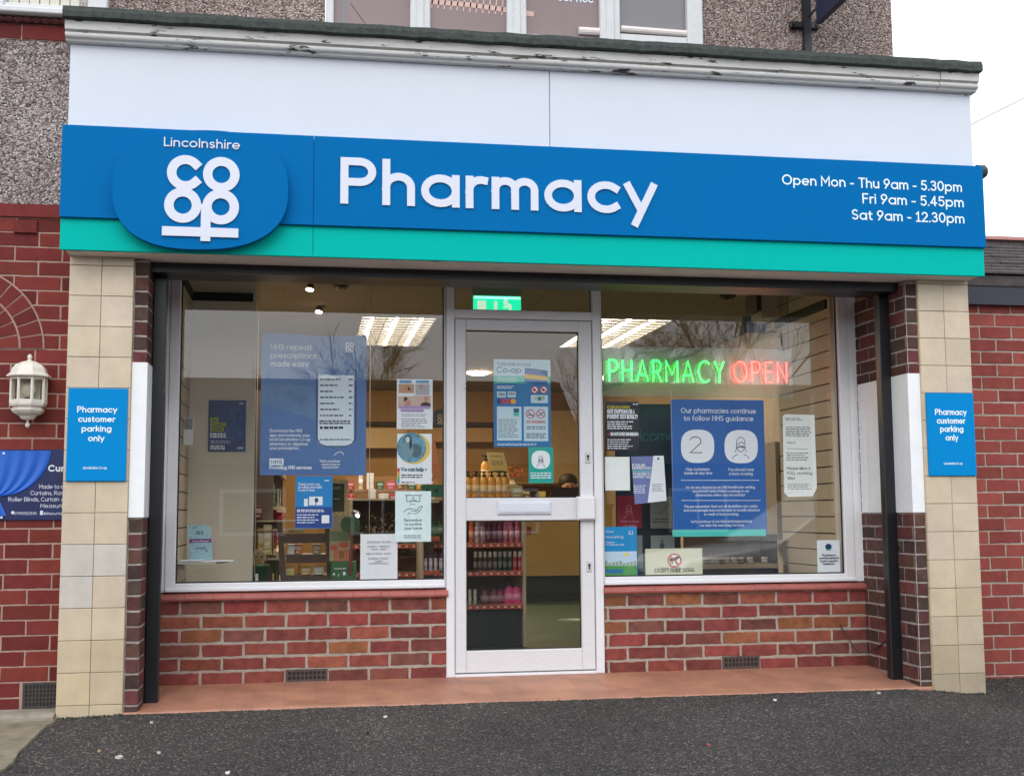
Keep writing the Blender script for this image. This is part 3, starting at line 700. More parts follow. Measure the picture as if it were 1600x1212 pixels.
g.build('interior_wall', [M_IW, M_BWALL, mat('dark_shelf_edge', (.03, .02, .015), .7), mat('oak_pelmet', (.34, .21, .09), .6, var=.1), mat('cream_wall_panel', (.42, .32, .19), .6)], SB)
# display backs: slatted side boards and left back board
M_SLAT = mat('slatted_display_board', (.56, .47, .36), .6, var=.04, vs=4)
M_SLG = mat('slat_groove', (.06, .05, .04), .8)
g = MB()
z = .1; X, Zs = W(283, 620, .84)
zz = .42
while zz < 2.38:
    g.box(.40, .462, D+.075, 1.36, zz+.004, min(zz+.098, 2.39), 0); g.box(.40, .452, D+.075, 1.36, zz-.002, zz+.004, 1); zz += .102
g.box(.40, .46, D+.075, 1.36, 0, .416, 0)
g.build('slatted_board', [M_SLAT, M_SLG], SB)
g = MB(); g.box(.462, .829, 1.34, 1.36, .0, 2.39); g.box(.829, .85, 1.345, 1.36, .0, 2.39); g.build('display_back_board', mat('display_board_plain', (.74, .66, .53), .7, var=.03, vs=3), SB)
g = MB(); zz = .05
while zz < 2.38:
    g.box(4.332, 4.42, D+.075, 1.62, zz+.004, min(zz+.098, 2.39), 0); g.box(4.342, 4.42, D+.075, 1.62, zz-.002, zz+.004, 1); zz += .102
g.box(4.30, 4.42, D+.065, D+.085, .5, 2.39, 0)
g.build('slatted_board', [M_SLAT, M_SLG], SB)
g = MB(); _, za = W(340, 470, 1.33); _, zb = W(340, 457, 1.33)
g.box(.463, .829, 1.325, 1.339, za, zb); g.box(.463, .475, .80, 1.325, za, zb); g.build('green_rail', mat('dark_green_rail', (.008, .02, .016), .6), SB)
g = MB(); _, za = W(1201, 512, 1.6); _, zb = W(1201, 499, 1.6); g.box(4.318, 4.331, .80, 1.62, za, zb); g.build('green_rail', mat('dark_green_rail'), SB)

# ================= LEFT NEIGHBOUR =================
LH = thing('neighbour_house', (-1, .15, 0), 'red brick house at the left edge with pebble dash, brick arch and white window', 'house')
yL = .15
g = MB(); random.seed(31)
zt0 = .765+.0742*22  # a bed line
bricks(g, (0, yL, 0), (1, 0, 0), (0, -1, 0), -3, -.002, -.2, 2.469, PAL_RED, C=.0742, J=.008, ph=-.067, L=.2270, zt=.765+.0742*24, skip=[(-.20, -.0, -.031, .098)], proud=.003, jit=.0008)
g.box(-3, -.0, yL+.04, yL+.3, -.3, 2.47, 1)
# projecting corbel headers
zc = 2.381
for i in range(10):
    x = -.30-i*.36; g.bbox(x, x+.11, yL-.018, yL-.003, zc-.064, zc, .003, 0, PAL_RED[0])
    x2 = x+.13
g.bbox(-3, -.003, yL-.014, yL-.003, 2.398, 2.466, .003, 0, (.17, .028, .026))
BW = g.build('brick_wall', [M_RED, M_MORTP], LH)
g = MB()  # arch of two header rings
cxa, cza = -.549, 1.731
def ring(r0, r1, n, dz):
    for i in range(n):
        a0, a1 = math.pi*i/n+.015/r1, math.pi*(i+1)/n-.002; f = random.uniform(.85, 1.12); c = tuple(q*f for q in random.choice(PAL_RED)); P = []
        a0 = math.pi*i/n+.0042/r1; a1 = math.pi*(i+1)/n-.0042/r1
        for a, r in ((a0, r0), ((a0+a1)/2, r0), (a1, r0), (a1, r1), ((a0+a1)/2, r1), (a0, r1)): P.append((cxa+r*math.cos(a), cza+r*math.sin(a)))
        k = len(g.v); g.v += [(p, yL-.009-dz, q) for p, q in P]+[(p, yL-.003, q) for p, q in P]
        g.fidx([k+5, k+4, k+3, k+2, k+1, k], 0, c); [g.fidx([k+q, k+(q+1) % 6, k+6+(q+1) % 6, k+6+q], 0, c) for q in range(6)]
ring(.300, .404, 17, 0); ring(.188, .290, 13, .0005)
P = [(cxa+.412*math.cos(math.pi*i/40), cza+.412*math.sin(math.pi*i/40)) for i in range(41)]+[(cxa-.412, cza-.6), (cxa-.18, cza-.6), (cxa-.18, cza)]+[(cxa+.18*math.cos(math.pi-math.pi*i/30), cza+.18*math.sin(math.pi-math.pi*i/30)) for i in range(31)]
g.extr(P[:41]+P[43:], yL-.006, yL-.0035, 1, 'y')
g.build('brick_arch', [M_RED, M_MORTP], LH)
airbrick(LH, -.184, -.012, -.029, .094, yL-.004, 9, 5, mat('grey_vent', (.05, .042, .042), .8, var=.2, vs=20))
g = MB(); g.box(-3, -.003, yL-.001, yL+.3, 2.469, 3.325)
g.build('roughcast_panel', voro_mat('neighbour_roughcast', [(0, (.37, .30, .285)), (.2, (.24, .185, .18)), (.36, (.47, .41, .39)), (.55, (.15, .12, .12)), (.68, (.32, .265, .25)), (.82, (.58, .53, .52)), (.93, (.09, .075, .08))], 110, bump=1.0, dist=.012, big=.12), LH)
g = MB(); random.seed(4)
bricks(g, (0, yL-.004, 0), (1, 0, 0), (0, -1, 0), -3, -.021, 3.325, 3.41, PAL_RED, C=.085, L=.235, J=.006, ph=-.30, alt=0, zt=3.41, proud=.004)
g.box(-3, -.021, yL-.003, yL+.3, 3.325, 3.41, 1)
g.build('tile_course', [M_RED, M_MORTP], LH)
g = MB()
for i in range(60):
    x = -.024-i*.045; pts = [(yL+.05, 3.411), (yL-.03, 3.411), (yL-.04, 3.419), (yL-.035, 3.430), (yL+.05, 3.440)]; g.extr(pts[::-1], x-.043, x)
    g.tube([(x-.0215, yL-.032, 3.424), (x-.0215, yL+.03, 3.433)], .017, 8)
g.build('sill_tile', mat('dark_sill_tile', (.09, .022, .02), .7, var=.3, vs=20, bump=.5), LH)
WN = part_empty('window', (-.5, .12, 3.5), LH)
g = MB(); y0 = .09
g.bbox(-3, .13, y0-.02, .2, 3.443, 3.472, .005); g.bbox(-.43, -.38, y0, .2, 3.472, 4.6, .005); g.bbox(.03, .125, y0, .2, 3.472, 4.6, .005); g.bbox(-.38, .03, y0+.008, .2, 3.472, 3.50, .004); g.bbox(-3, -.43, y0+.008, .2, 3.472, 3.5, .004)
g.build('frame', M_WSH, WN)
g = MB(); g.box(-3, .03, .14, .145, 3.49, 4.6); g.build('pane', M_GL, WN)
g = MB()
for i in range(30): 
    x = -.37+i*.05-.6; 
    if x < .02: g.box(x, x+.044, .165+.006*(i % 2), .169+.006*(i % 2), 3.49, 4.6)
g.build('vertical_blind', mat('cream_blind', (.62, .57, .48), .7), WN)
g = MB(); g.box(-.38, .03, .26, .27, 3.4, 4.7); g.build('dark_room_sheet', M_DARKIN, WN)  # flat dark sheet, its colour stands in for the unlit room

# ================= RIGHT NEIGHBOUR =================
RH = thing('side_outhouse', (5.4, .27, 0), 'low red brick outbuilding at the right edge with slate roof and dark gutter', 'outbuilding')
yR = .27
g = MB(); random.seed(41)
bricks(g, (0, yR, 0), (1, 0, 0), (0, -1, 0), 4.76, 8, -.15, 2.14, PAL_R2, C=.0742, L=.2035, J=.009, ph=5.132, zt=1.301+.0742*12, proud=.003)
g.box(4.76, 8, yR+.04, yR+.25, -.2, 2.12, 1); g.build('brick_wall', [M_RED, M_MORT], RH)
g = MB(); g.box(4.80, 8, yR-.05, yR+.2, 2.09, 2.20); g.box(4.80, 8, yR-.02, yR+.2, 2.20, 2.262, 1); g.build('gutter_board', [mat('navy_gutter_board', (.018, .022, .035), .4), M_BLACK], RH)
g = MB(); nc = 11
for i in range(nc):
    ya, yb = yR-.08+i*.042, yR-.08+(i+1)*.042+.02; za, zb = 2.262+i*.0285, 2.262+(i+1)*.0285
    x = 4.80-(i % 2)*.08
    while x < 8:
        d = random.uniform(-.002, .003)
        g.v += []
        k = len(g.v); g.v += [(x+.002, ya, za+.006+d), (x+.163, ya, za+.006+d), (x+.163, yb, zb+.006+d), (x+.002, yb, zb+.006+d), (x+.002, ya, za+.019+d), (x+.163, ya, za+.019+d), (x+.163, yb, zb+.015+d), (x+.002, yb, zb+.015+d)]
        for q in ((0, 3, 2, 1), (4, 5, 6, 7), (0, 1, 5, 4), (1, 2, 6, 5), (2, 3, 7, 6), (3, 0, 4, 7)): g.fidx([k+t for t in q])
        x += .165
g.extr([(yR-.06, 2.26), (yR+.45, 2.57), (yR+.45, 2.2), (yR-.06, 2.2)], 4.80, 8)
g.build('slate_roof', mat('dark_roof_slate', (.05, .038, .036), .6, var=.5, vs=18, bump=.5), RH)
g = MB(); x = 4.84
while x < 8: g.extr([(yR+.32, 2.570), (yR+.36, 2.60), (yR+.40, 2.608), (yR+.46, 2.59), (yR+.46, 2.55)][::-1], x, x+.298); x += .3
g.build('ridge_tile', mat('pink_ridge_tile', (.34, .14, .12), .8, var=.15, vs=9), RH)
g = MB(); g.tube([(4.80, .10, 2.84), (4.955, .10, 2.842)], .032, 12); g.tube([(4.955, .10, 2.842), (5.0, .10, 2.842)], .040, 12); g.tube([(5.0, .10, 2.842), (5.012, .10, 2.842)], .03, 12); 
tag(g.build('drain_pipe', mat('dark_pipe', (.03, .04, .045), .5), origin=(4.9, .10, 2.84)), 'short dark pipe end poking out behind the right end of the blue fascia', 'pipe')
g = MB(); g.tube([(4.80, .12, 3.045), (4.878, .12, 3.09), (5.05, .12, 3.18), (5.3, .12, 3.305), (7, .12, 4.25)], .0024, 5)
tag(g.build('overhead_cable', M_BLACK, origin=(4.878, .12, 3.09)), 'thin black overhead cable rising to the right against the white sky', 'cable')

# ---- grit and moss gathered where the tarmac meets step, pillars and outhouse ----
random.seed(99); g = MB()
def grit(x, y, r):
    z = zg(x, y)+r*.3; k = len(g.v); mi = random.choice((0, 0, 1, 2))
    g.v += [(x+r*random.uniform(.6, 1.2)*math.cos(a), y+r*random.uniform(.6, 1.2)*math.sin(a), z-r*.6) for a in (0, 1.4, 2.8, 4.4)]+[(x+random.uniform(-.3, .3)*r, y+random.uniform(-.3, .3)*r, z+r*random.uniform(.3, .9))]
    for i in range(4): g.fidx([k+i, k+(i+1) % 4, k+4], mi)
for i in range(520): grit(random.uniform(.30, 4.5), -.006-abs(random.gauss(0, .012)), random.uniform(.0025, .007))
for xa, xb in ((-.01, .31), (4.49, 4.82)):
    for i in range(190): grit(random.uniform(xa, xb), -.004-abs(random.gauss(0, .016)), random.uniform(.004, .011))
for i in range(300): grit(random.uniform(4.82, 6.2), .262-abs(random.gauss(0, .10)), random.uniform(.004, .010))
tag(g.build('grit', [mat('grit_dark', (.028, .026, .022), .95), mat('moss_green', (.035, .045, .018), .95), mat('grit_pale', (.10, .09, .075), .95)]), kind='stuff')
# ================= FASCIA SIGN =================
yB = -.150
FS = thing('fascia_sign', (2.4, yB, 2.2), 'long blue and teal fascia sign reading Pharmacy with round logo and opening hours', 'shop sign')
g = MB(); sx = 1.183
g.bbox(-.028, sx-.0008, yB, -.102, 2.338, 2.797, .002); g.bbox(sx+.0008, 4.843, yB, -.102, 2.338, 2.797, .002)
g.build('blue_panel', M_SIGNB, FS)
g = MB(); g.bbox(-.026, sx-.0008, yB+.020, -.112, 2.181, 2.338, .002); g.bbox(sx+.0008, 4.838, yB+.020, -.112, 2.181, 2.338, .002)
g.box(-.02, 4.83, -.112, -.101, 2.19, 2.336); g.build('teal_strip', M_SIGNG, FS)
g = MB(); yl = -.196; pell(g, 313, 296.5, 137.5, 93, yl, 0, 96, 2.45, .045); LD = g.build('logo_disc', M_SIGNB, FS)
def logo(mb, cx0, z0, wd, y, depth=0, mi=0):
    """four ring mark: c o / o p over a bar; z0 = bottom of p stem, wd = width"""
    s = wd/344.0; h = 21*s; R = 61.5*s
    P = lambda u, v, yy: (cx0+u, y+yy, z0+v)
    cnt = [0]
    def arc(cx, cy, a0, a1):
        n = 36; cnt[0] += 1; P = lambda u, v, yy: (cx0+u, y+yy-.0005*cnt[0], z0+v); ribbon(mb, [((cx+0)*s+R*math.cos(math.radians(a0+(a1-a0)*i/n)), cy*s+R*1.0*math.sin(math.radians(a0+(a1-a0)*i/n))) for i in range(n+1)], h, -depth, depth, P, mi)
    Y0 = 1077
    arc(820-892, Y0-760, 43, 317); arc(981-892, Y0-762, 0, 360); arc(811-892, Y0-913, 0, 360); arc(981-892, Y0-915, 0, 360)
    ribbon(mb, [(23*s, 21*s), (23*s, 150*s)], 22*s, -depth-.003, depth, P, mi)
    ribbon(mb, [(-149*s, 41*s), (149*s, 41*s)], 21.5*s, -depth-.0035, depth, P, mi)
g = MB(); xl, _ = W(252.5, 370, yl); xr, _ = W(373, 370, yl); _, zb = W(320, 377, yl); logo(g, (xl+xr)/2, zb, xr-xl, yl-.001, .005)
text_into(g, 'Lincolnshire', W(256, 229, yl)[0], W(256, 229, yl)[1], W(375, 232, yl)[0], W(256, 214.5, yl)[1]-W(256, 229, yl)[1], yl-.001, .15, .14, .004)
g.build('logo', M_LET, LD)
g = MB()
def fit(s, l, b, r, cap, y, w, gap, depth, mb):
    X0, Z0 = W(l, b, y); X1, _ = W(r, b, y); _, Zc = W(l, b-cap, y); text_into(mb, s, X0, Z0, X1, Zc-Z0, y-.0005, w, gap, depth)
fit('Pharmacy', 530.5, 318.5, 1025, 72.5, yB, .20, .105, .007, g); g.build('lettering', M_LET, FS)
g = MB()
for s, l, b, r in (('Open Mon - Thu 9am - 5.30pm', 1222, 288.5, 1502.5), ('Fri 9am - 5.45pm', 1347.5, 318, 1505.5), ('Sat 9am - 12.30pm', 1331, 343, 1506.5)): g = MB(); fit(s, l, b, r, 16, yB, .155, .12, .001, g); g.build('opening_hours', M_LETC, FS)
# parking signs
def psign(l, r, t, b, lines, small, label):
    y = -.012; xl, _ = W(l[0], (t+b)/2, y); x1, z1 = W(r, t, y); x0, z0 = W(l[0], b, y)
    xl = W(l[0], t, y)[0]; xr = W(r, t, y)[0]; zt_ = W(l[0], t, y)[1]; zb_ = W(l[0], b, y)[1]
    o = thing('parking_sign', ((xl+xr)/2, 0, zb_), label, 'sign', 'blue customer parking signs on the tiled pillars')
    g = MB(); g.bbox(xl, xr, y, -.0015, zb_, zt_, .0015); g.build('panel', M_PARK, o)
    g = MB()
    for s, a, bb, c, cp in lines: fit(s, a, bb, c, cp, y, .20, .10, .0008, g)
    fit(*small, y, .16, .12, .0005, g)
    g.build('lettering', M_LETC, o)
psign((107,), 200, 606, 751.5, [('Pharmacy', 120.5, 644, 183, 9.5), ('customer', 122, 659, 180, 9.5), ('parking', 127.5, 674, 174, 9.5), ('only', 137.5, 689, 163, 9.5)], ('Lincolnshire Co-op', 130, 732.5, 167, 4), 'blue Pharmacy customer parking only sign on the left tiled pillar beside the lantern')
psign((1447,), 1520.5, 613.5, 743, [('Pharmacy', 1461, 648, 1510, 9.5), ('customer', 1464, 661.5, 1508, 9.5), ('parking', 1469, 674.5, 1505, 9.5), ('only', 1477.5, 688, 1497, 9.5)], ('Lincolnshire Co-op', 1475, 725.5, 1504, 3.6), 'blue Pharmacy customer parking only sign on the right tiled pillar')
# projecting sign
PS = thing('projecting_sign', (3.945, .14, 3.42), 'navy hanging sign corner on a black wall bracket above the fascia', 'hanging sign')
g = MB(); g.box(3.925, 3.968, .085, .118, 3.42, 4.6)
g.bbox(3.86, 4.03, .118, .146, 3.645, 3.683, .004); g.tube([(3.875, .119, 3.664), (3.875, .108, 3.664)], .008, 8); g.tube([(4.015, .119, 3.664), (4.015, .108, 3.664)], .008, 8)
g.tube([(3.947, .10, 3.69), (3.99, .02, 3.74)], .006, 6); g.build('bracket', M_BLACK, PS)
g = MB(); g.box(3.975, 4.0, -.55, .03, 3.655, 4.3); g.box(3.97, 4.005, -.555, .035, 3.635, 3.655); BD = g.build('board', mat('sign_navy', (.012, .018, .06), .4), PS)
g = MB()
for i, (yy, zz) in enumerate(((-.02, 3.75), (-.10, 3.76), (-.18, 3.75))): g.tube([(3.9735, yy-.03, zz), (3.9735, yy+.03, zz+.06)], .006, 5)
g.build('lettering', M_LET, BD)
# wall lantern
LX, LZ = -.192, 1.34
WL = thing('wall_lantern', (LX, .15, LZ), 'white half lantern wall light with domed cap on the red brick wall', 'wall lamp')
M_LAN = mat('lantern_cream_plastic', (.66, .62, .55), .5, var=.06, vs=12)
cy = .088
def hexp(r, z, n=8): return (r, z)
g = MB(); n8 = 8
g.lathe([(.004, -.008), (.011, .0), (.011, .010), (.005, .016), (.006, .028), (.030, .034), (.042, .050), (.066, .062), (.078, .076), (.078, .084), (.070, .086), (.072, .094), (.086, .098), (.086, .102), (.080, .103), (.080, .112)], (LX, cy, LZ), 8)
g.box(LX-.05, LX+.05, cy+.02, .15, LZ+.06, LZ+.25)
g.build('base', M_LAN, WL)
g = MB(); g.lathe([(.082, .244), (.104, .240), (.107, .246), (.088, .262), (.080, .285), (.064, .303), (.035, .318), (.016, .322), (.008, .328), (.012, .338), (.010, .350), (.003, .356)], (LX, cy, LZ), 8); g.build('cap', M_LAN, WL)
g = MB()
for j in range(8):
    t = 2*math.pi*(j+.5)/8; x, y = LX+.082*math.cos(t), cy+.082*math.sin(t)
    g.tube([(x, y, LZ+.110), (x, y, LZ+.244)], .0075, 6)
g.lathe([(.078, .104), (.086, .104), (.086, .128), (.079, .128)], (LX, cy, LZ), 8); g.lathe([(.079, .228), (.086, .228), (.086, .246), (.079, .246)], (LX, cy, LZ), 8); g.build('cage', M_LAN, WL)
M_LGL = glass_mat('lantern_glass', (.80, .80, .74))
g = MB()
for j in range(8):
    t0, t1 = 2*math.pi*(j+.5)/8, 2*math.pi*(j+1.5)/8; r = .079
    a = (LX+r*math.cos(t0), cy+r*math.sin(t0)); b = (LX+r*math.cos(t1), cy+r*math.sin(t1)); g.face([(*a, LZ+.12), (*b, LZ+.12), (*b, LZ+.24), (*a, LZ+.24)])
g.build('glass', M_LGL, WL)
g = MB(); g.lathe([(.018, .11), (.018, .135), (.016, .14)], (LX, cy, LZ), 10, 1); g.lathe([(.016, .14), (.03, .158), (.036, .18), (.032, .20), (.018, .213), (.004, .217)], (LX, cy, LZ), 14); g.build('bulb', [mat('bulb_pearl', (.75, .74, .66), .3), cmat((50, 50, 50))], WL, smooth=True)
# banner
yb = .138
BN = MB(); X0, Z0 = W(-60, 813, yb); X1, Z1 = W(104, 702, yb); X0 = -.62; X1 = -.004
BN.bbox(X0, X1, yb, .1465, Z0, Z1, .001)
M_NAVY = mat('banner_navy', (.004, .012, .085), .45, var=.5, vs=4)
BO = tag(BN.build('shop_banner', M_NAVY, origin=(-.3, yb, Z0)), 'navy curtain maker banner with royal blue drape on the left red brick wall', 'banner')
g = MB()   # swagged drape with modelled folds
def dr(t, k):
    """k 0..1 across folds, t 0..1 along the drop; converges on the tie-back at the left"""
    top = (-62+k*142, 704); tie = (-40+k*36, 775+ (1-k)*6)
    x = top[0]+(tie[0]-top[0])*(t**1.7); yv = top[1]+(tie[1]-top[1])*math.sin(t*math.pi/2)
    return x, yv
N, Mx = 64, 16
for i in range(N+1):
    for j in range(Mx+1):
        px, py = dr(j/Mx, i/N); X, Z = W(px, py, yb); g.v.append((X, yb-.0035-.0030*math.sin(i/N*math.pi*13), Z))
for i in range(N):
    for j in range(Mx): k = i*(Mx+1)+j; g.fidx([k, k+Mx+1, k+Mx+2, k+1])
b0 = len(g.v)
for i in range(17):
    for j in range(5):
        px, py = -40+i/16*(36+j/4*14), 776+j/4*31-(i/16)*2; X, Z = W(px, py, yb); g.v.append((X, yb-.0035-.003*math.sin(i/16*math.pi*7), Z))
for i in range(16):
    for j in range(4): k = b0+i*5+j; g.fidx([k, k+5, k+6, k+1])
g.build('curtain_print', mat('curtain_royal_blue', (.006, .10, .50), .45), BO, smooth=True)
text('lettering', BO, [('Cur', 75, 736.5, 100.5, 10.5, .26), ('Made to m', 61, 763, 101, 6.5), ('Curtains, Rom', 47.5, 773, 101, 6.5), ('Roller Blinds, Curtain A', 13, 783, 101, 6.5), ('Measurin', 63, 793, 101, 6.5), ('07900522445', 23, 804, 57, 4.6), ('@thecurtain', 68, 804, 100, 4.6)], M_LET, yb-.0008, .12)
g = MB(); pell(g, 20, 800.5, 2.6, 2.6, yb-.001); prect(g, 62.5, 797.5, 67, 804, yb-.001); g.build('contact_icons', M_LET, BO)
g = MB()
for px, py in ((6, 708), (2.5, 808)):
    X, Z = W(px, py, yb-.006); g.extr([(X+.006*math.cos(t*.785), Z+.006*math.sin(t*.785)) for t in range(8)], yb-.010, yb-.006, 0, 'y')
g.build('screw', M_LET, BO)
# cable clipped on the right low wall
g = MB(); pts = []
for px, py, yy in ((1313, 975, .63), (1316, 982, .62), (1325, 992, .60), (1331, 1008, .58), (1342, 1018, .56), (1356, 1019, .54), (1368, 1014, .50), (1381, 1003, .42), (1393, 995, .33)):
    X, Z = W(px, py, yy); pts.append((X, yy, Z))
g.tube(pts, .0035, 6); tag(g.build('loose_cable', mat('dark_cable', (.02, .014, .012), .6), origin=pts[0]), 'thin dark cable sagging across the bricks beside the right shutter rail', 'cable')
# litter on the asphalt
random.seed(12)
for i, (px, py, sz, lab, c) in enumerate(((187, 1183, 13, 'largest pale litter flake on the asphalt, below the left pillar', (190, 185, 180)), (249, 1176, 8, 'small pale litter flake just right of the largest flake', (190, 185, 175)), (356, 1208, 9, 'white litter flake at the bottom edge of the asphalt', (220, 218, 215)), (236, 1129, 6, 'pale flake closest to the orange step near the left pier', (190, 185, 180)), (155, 1173, 6, 'beige flake left of the largest flake', (175, 150, 115)), (602, 1120, 6, 'white flake on the asphalt below the left low wall', (215, 210, 205)), (1211, 1094, 6, 'bright white flake near the step below the right air brick', (225, 225, 225)), (1107, 1164, 6, 'pink petal lying on the dark asphalt', (190, 80, 95)), (1373, 1083, 9, 'grey white flake near the right end of the step', (190, 188, 185)), (475, 1147, 5, 'dark red leaf scrap in the middle of the asphalt', (70, 40, 35)), (574, 1146, 6, 'dark brown leaf on the asphalt left of the door', (45, 25, 22)))):
    d = FW+(px-800)/FPX*R2+(606-py)/FPX*U2; t = (-.048+.08*CY-CZ)/(d.z-.08*d.y); X, Y = CX+d.x*t, CY+d.y*t; Z = zg(X, Y); g = MB(); r = sz/2/370
    ring = [(X+r*math.cos(a*.7)*random.uniform(.5, 1.2), Y+r*1.1*math.sin(a*.7)*random.uniform(.6, 1.3), Z+.006+random.uniform(0, .003)) for a in range(9)]
    k = 0; g.v = ring+[(x, y, Z-.002) for x, y, _ in ring]; g.fidx(range(9)); [g.fidx([q, (q+1) % 9, 9+(q+1) % 9, 9+q]) for q in range(9)]
    tag(g.build('litter_flake', cmat(c, .8), origin=(X, Y, Z)), lab, 'litter', 'flakes of litter on the asphalt')

# ================= POSTERS ON THE GLASS =================
yP = D+.040
C_W = cmat((232, 238, 245), .5)
def poster(name, l, t, r, b, y, mt, label, cat='poster', th=.0012, group=None, warp=0, tilt=0):
    X0, _ = W(l, (t+b)/2, y); X1, _ = W(r, (t+b)/2, y); Zt = (W(l, t, y)[1]+W(r, t, y)[1])/2; Zb = (W(l, b, y)[1]+W(r, b, y)[1])/2
    g = MB()
    if not warp: g.box(X0, X1, y, y+th, Zb, Zt)
    else:
        n = 24
        for i in range(n+1):
            u = i/n; x = X0+(X1-X0)*u; zz = Zt+warp*(math.sin(u*2*math.pi*1.05+.6))*.5
            g.v += [(x, y, Zb), (x, y, zz), (x, y+th, Zb), (x, y+th, zz)]
        for i in range(n):
            k = i*4; g.fidx([k, k+4, k+5, k+1]); g.fidx([k+2, k+3, k+7, k+6]); g.fidx([k+1, k+5, k+7, k+3]); g.fidx([k, k+2, k+6, k+4])
        g.fidx([0, 1, 3, 2]); k = n*4; g.fidx([k, k+2, k+3, k+1])
    o = g.build(name, mt, origin=((X0+X1)/2, y, Zb))
    return tag(o, label, cat, group)
def mask_face(mb, cx, cy, s, y, mi=0, wpx=.9):
    """outline of a person wearing a mask"""
    A = lambda ax, ay, rx, ry, a0, a1, n=14: [(cx+s*(ax+rx*math.cos(math.radians(a0+(a1-a0)*i/n))), cy-s*(ay+ry*math.sin(math.radians(a0+(a1-a0)*i/n)))) for i in range(n+1)]
    pline(mb, A(0, .42, .36, .48, 0, 180), wpx, y, mi)
    pline(mb, [(cx-.36*s, cy-.42*s), (cx-.38*s, cy+.1*s), (cx-.47*s, cy+.38*s)], wpx, y-.0002, mi); pline(mb, [(cx+.36*s, cy-.42*s), (cx+.38*s, cy+.1*s), (cx+.47*s, cy+.38*s)], wpx, y-.0003, mi)
    pline(mb, [(cx-.28*s, cy-.3*s), (cx+.12*s, cy-.5*s), (cx+.28*s, cy-.3*s)], wpx, y-.0004, mi)
    pline(mb, [(cx-.3*s, cy-.05*s)]+A(0, .05, .3, .42, 180, 360)+[(cx+.3*s, cy-.05*s), (cx-.3*s, cy-.05*s)], wpx, y-.0005, mi)
    pline(mb, A(-.02, -.98, .72, .42, 0, 180)[:6], wpx, y-.0006, mi); pline(mb, A(.02, -.98, .72, .42, 180, 0)[:6], wpx, y-.0007, mi)
    for q in (-.13, .13): pline(mb, [(cx+(q-.05)*s, cy-.16*s), (cx+(q+.05)*s, cy-.16*s)], wpx, y-.0008, mi)
# 1 large NHS repeat prescriptions poster
y = D+.085
M_P1 = mat('poster_soft_blue', (.07, .17, .40), .35, var=.12, vs=3)
P1 = poster('window_poster', 407.5, 523, 572.5, 742, y, M_P1, 'large blue poster about NHS repeat prescriptions with a phone screen, left window', warp=.012)
yy = y-.0008
text('lettering', P1, [('NHS repeat', 423, 546, 487, 9), ('prescriptions', 423, 559, 494, 9), ('made easy', 423, 572, 482, 9), ('Download the NHS', 421.5, 675, 472, 5.2), ('app and nominate your', 421.5, 682, 484, 5.2), ('local Lincolnshire Co-op', 421.5, 688.5, 485, 5.2), ('pharmacy to dispense', 421.5, 695.5, 481, 5.2), ('your prescription.', 421.5, 702, 467.5, 5.2), ('Providing NHS services', 421, 733, 487, 6, .2), ('Point your phone', 500, 722, 531, 4.2), ('camera here to', 502, 727, 531, 4.0), ('download the', 504, 731.5, 529, 4.0)], C_W, yy, .14)
g = MB(); X0, Z0 = W(539, 551, yy); X1, _ = W(553, 551, yy); logo(g, (X0+X1)/2, Z0, X1-X0, yy-.0005); prect(g, 421, 716, 443, 726.5, yy); pline(g, [(522, 711), (528, 706), (534, 706), (537, 710)], .9, yy); g.build('logo', C_W, P1)
text('nhs_mark', P1, [('NHS', 423, 724.5, 441, 6.5, .24)], M_P1, yy-.0012)
g = MB(); prect(g, 497, 586, 553, 690, yy-.0003); pell(g, 525, 686, 28, 12, yy-.0002, 0, 24, 3.2); PH = g.build('phone_screen', mat('poster_pale_blue', (.66, .76, .86), .4), P1)
g = MB()
pline(g, [(495, 574), (495, 684), (501, 694), (510, 697), (540, 697), (549, 694), (556, 684), (556, 574)], 1.6, yy-.0006)
for i in range(7): greek(g, 500, 591+i*9.4, 520+random.randint(0, 18), 594+i*9.4, 1, yy-.0007, 0, .7, 0); greek(g, 545, 591+i*9.4, 551, 594+i*9.4, 1, yy-.0007, 0, .7, 0)
greek(g, 499, 656, 552, 663, 2, yy-.0007); greek(g, 506, 666, 538, 670, 1, yy-.0007, 0, .9, 0); pell(g, 502, 668, 2.4, 2.4, yy-.0007); greek(g, 500, 685, 550, 688, 1, yy-.0007)
g.build('phone_outline', cmat((30, 40, 70)), P1)
g = MB(); 
# pale moor landscape in the middle of the poster
X = [W(a, b, yy) for a, b in ((409, 600), (490, 603), (494, 640), (494, 655), (440, 640), (409, 628))]
g.face([(a, yy, b) for a, b in X][::-1]); g.build('landscape_print', mat('poster_grey_blue', (.10, .20, .38), .4, var=.2, vs=9), P1)
for i, px in enumerate((404, 579)): # hanging wires
    g = MB(); X, Z = W(px, 500, y); g.tube([(X, y, 2.22), (X, y, .56)], .0018, 5)
    tag(g.build('display_wire', mat('steel_wire', (.5, .45, .4), .3, metal=1), origin=(X, y, .56)), ['thin hanging display wire left of the large blue prescriptions poster', 'thin hanging display wire right of the large blue prescriptions poster'][i], 'wire', 'wires holding the window posters')
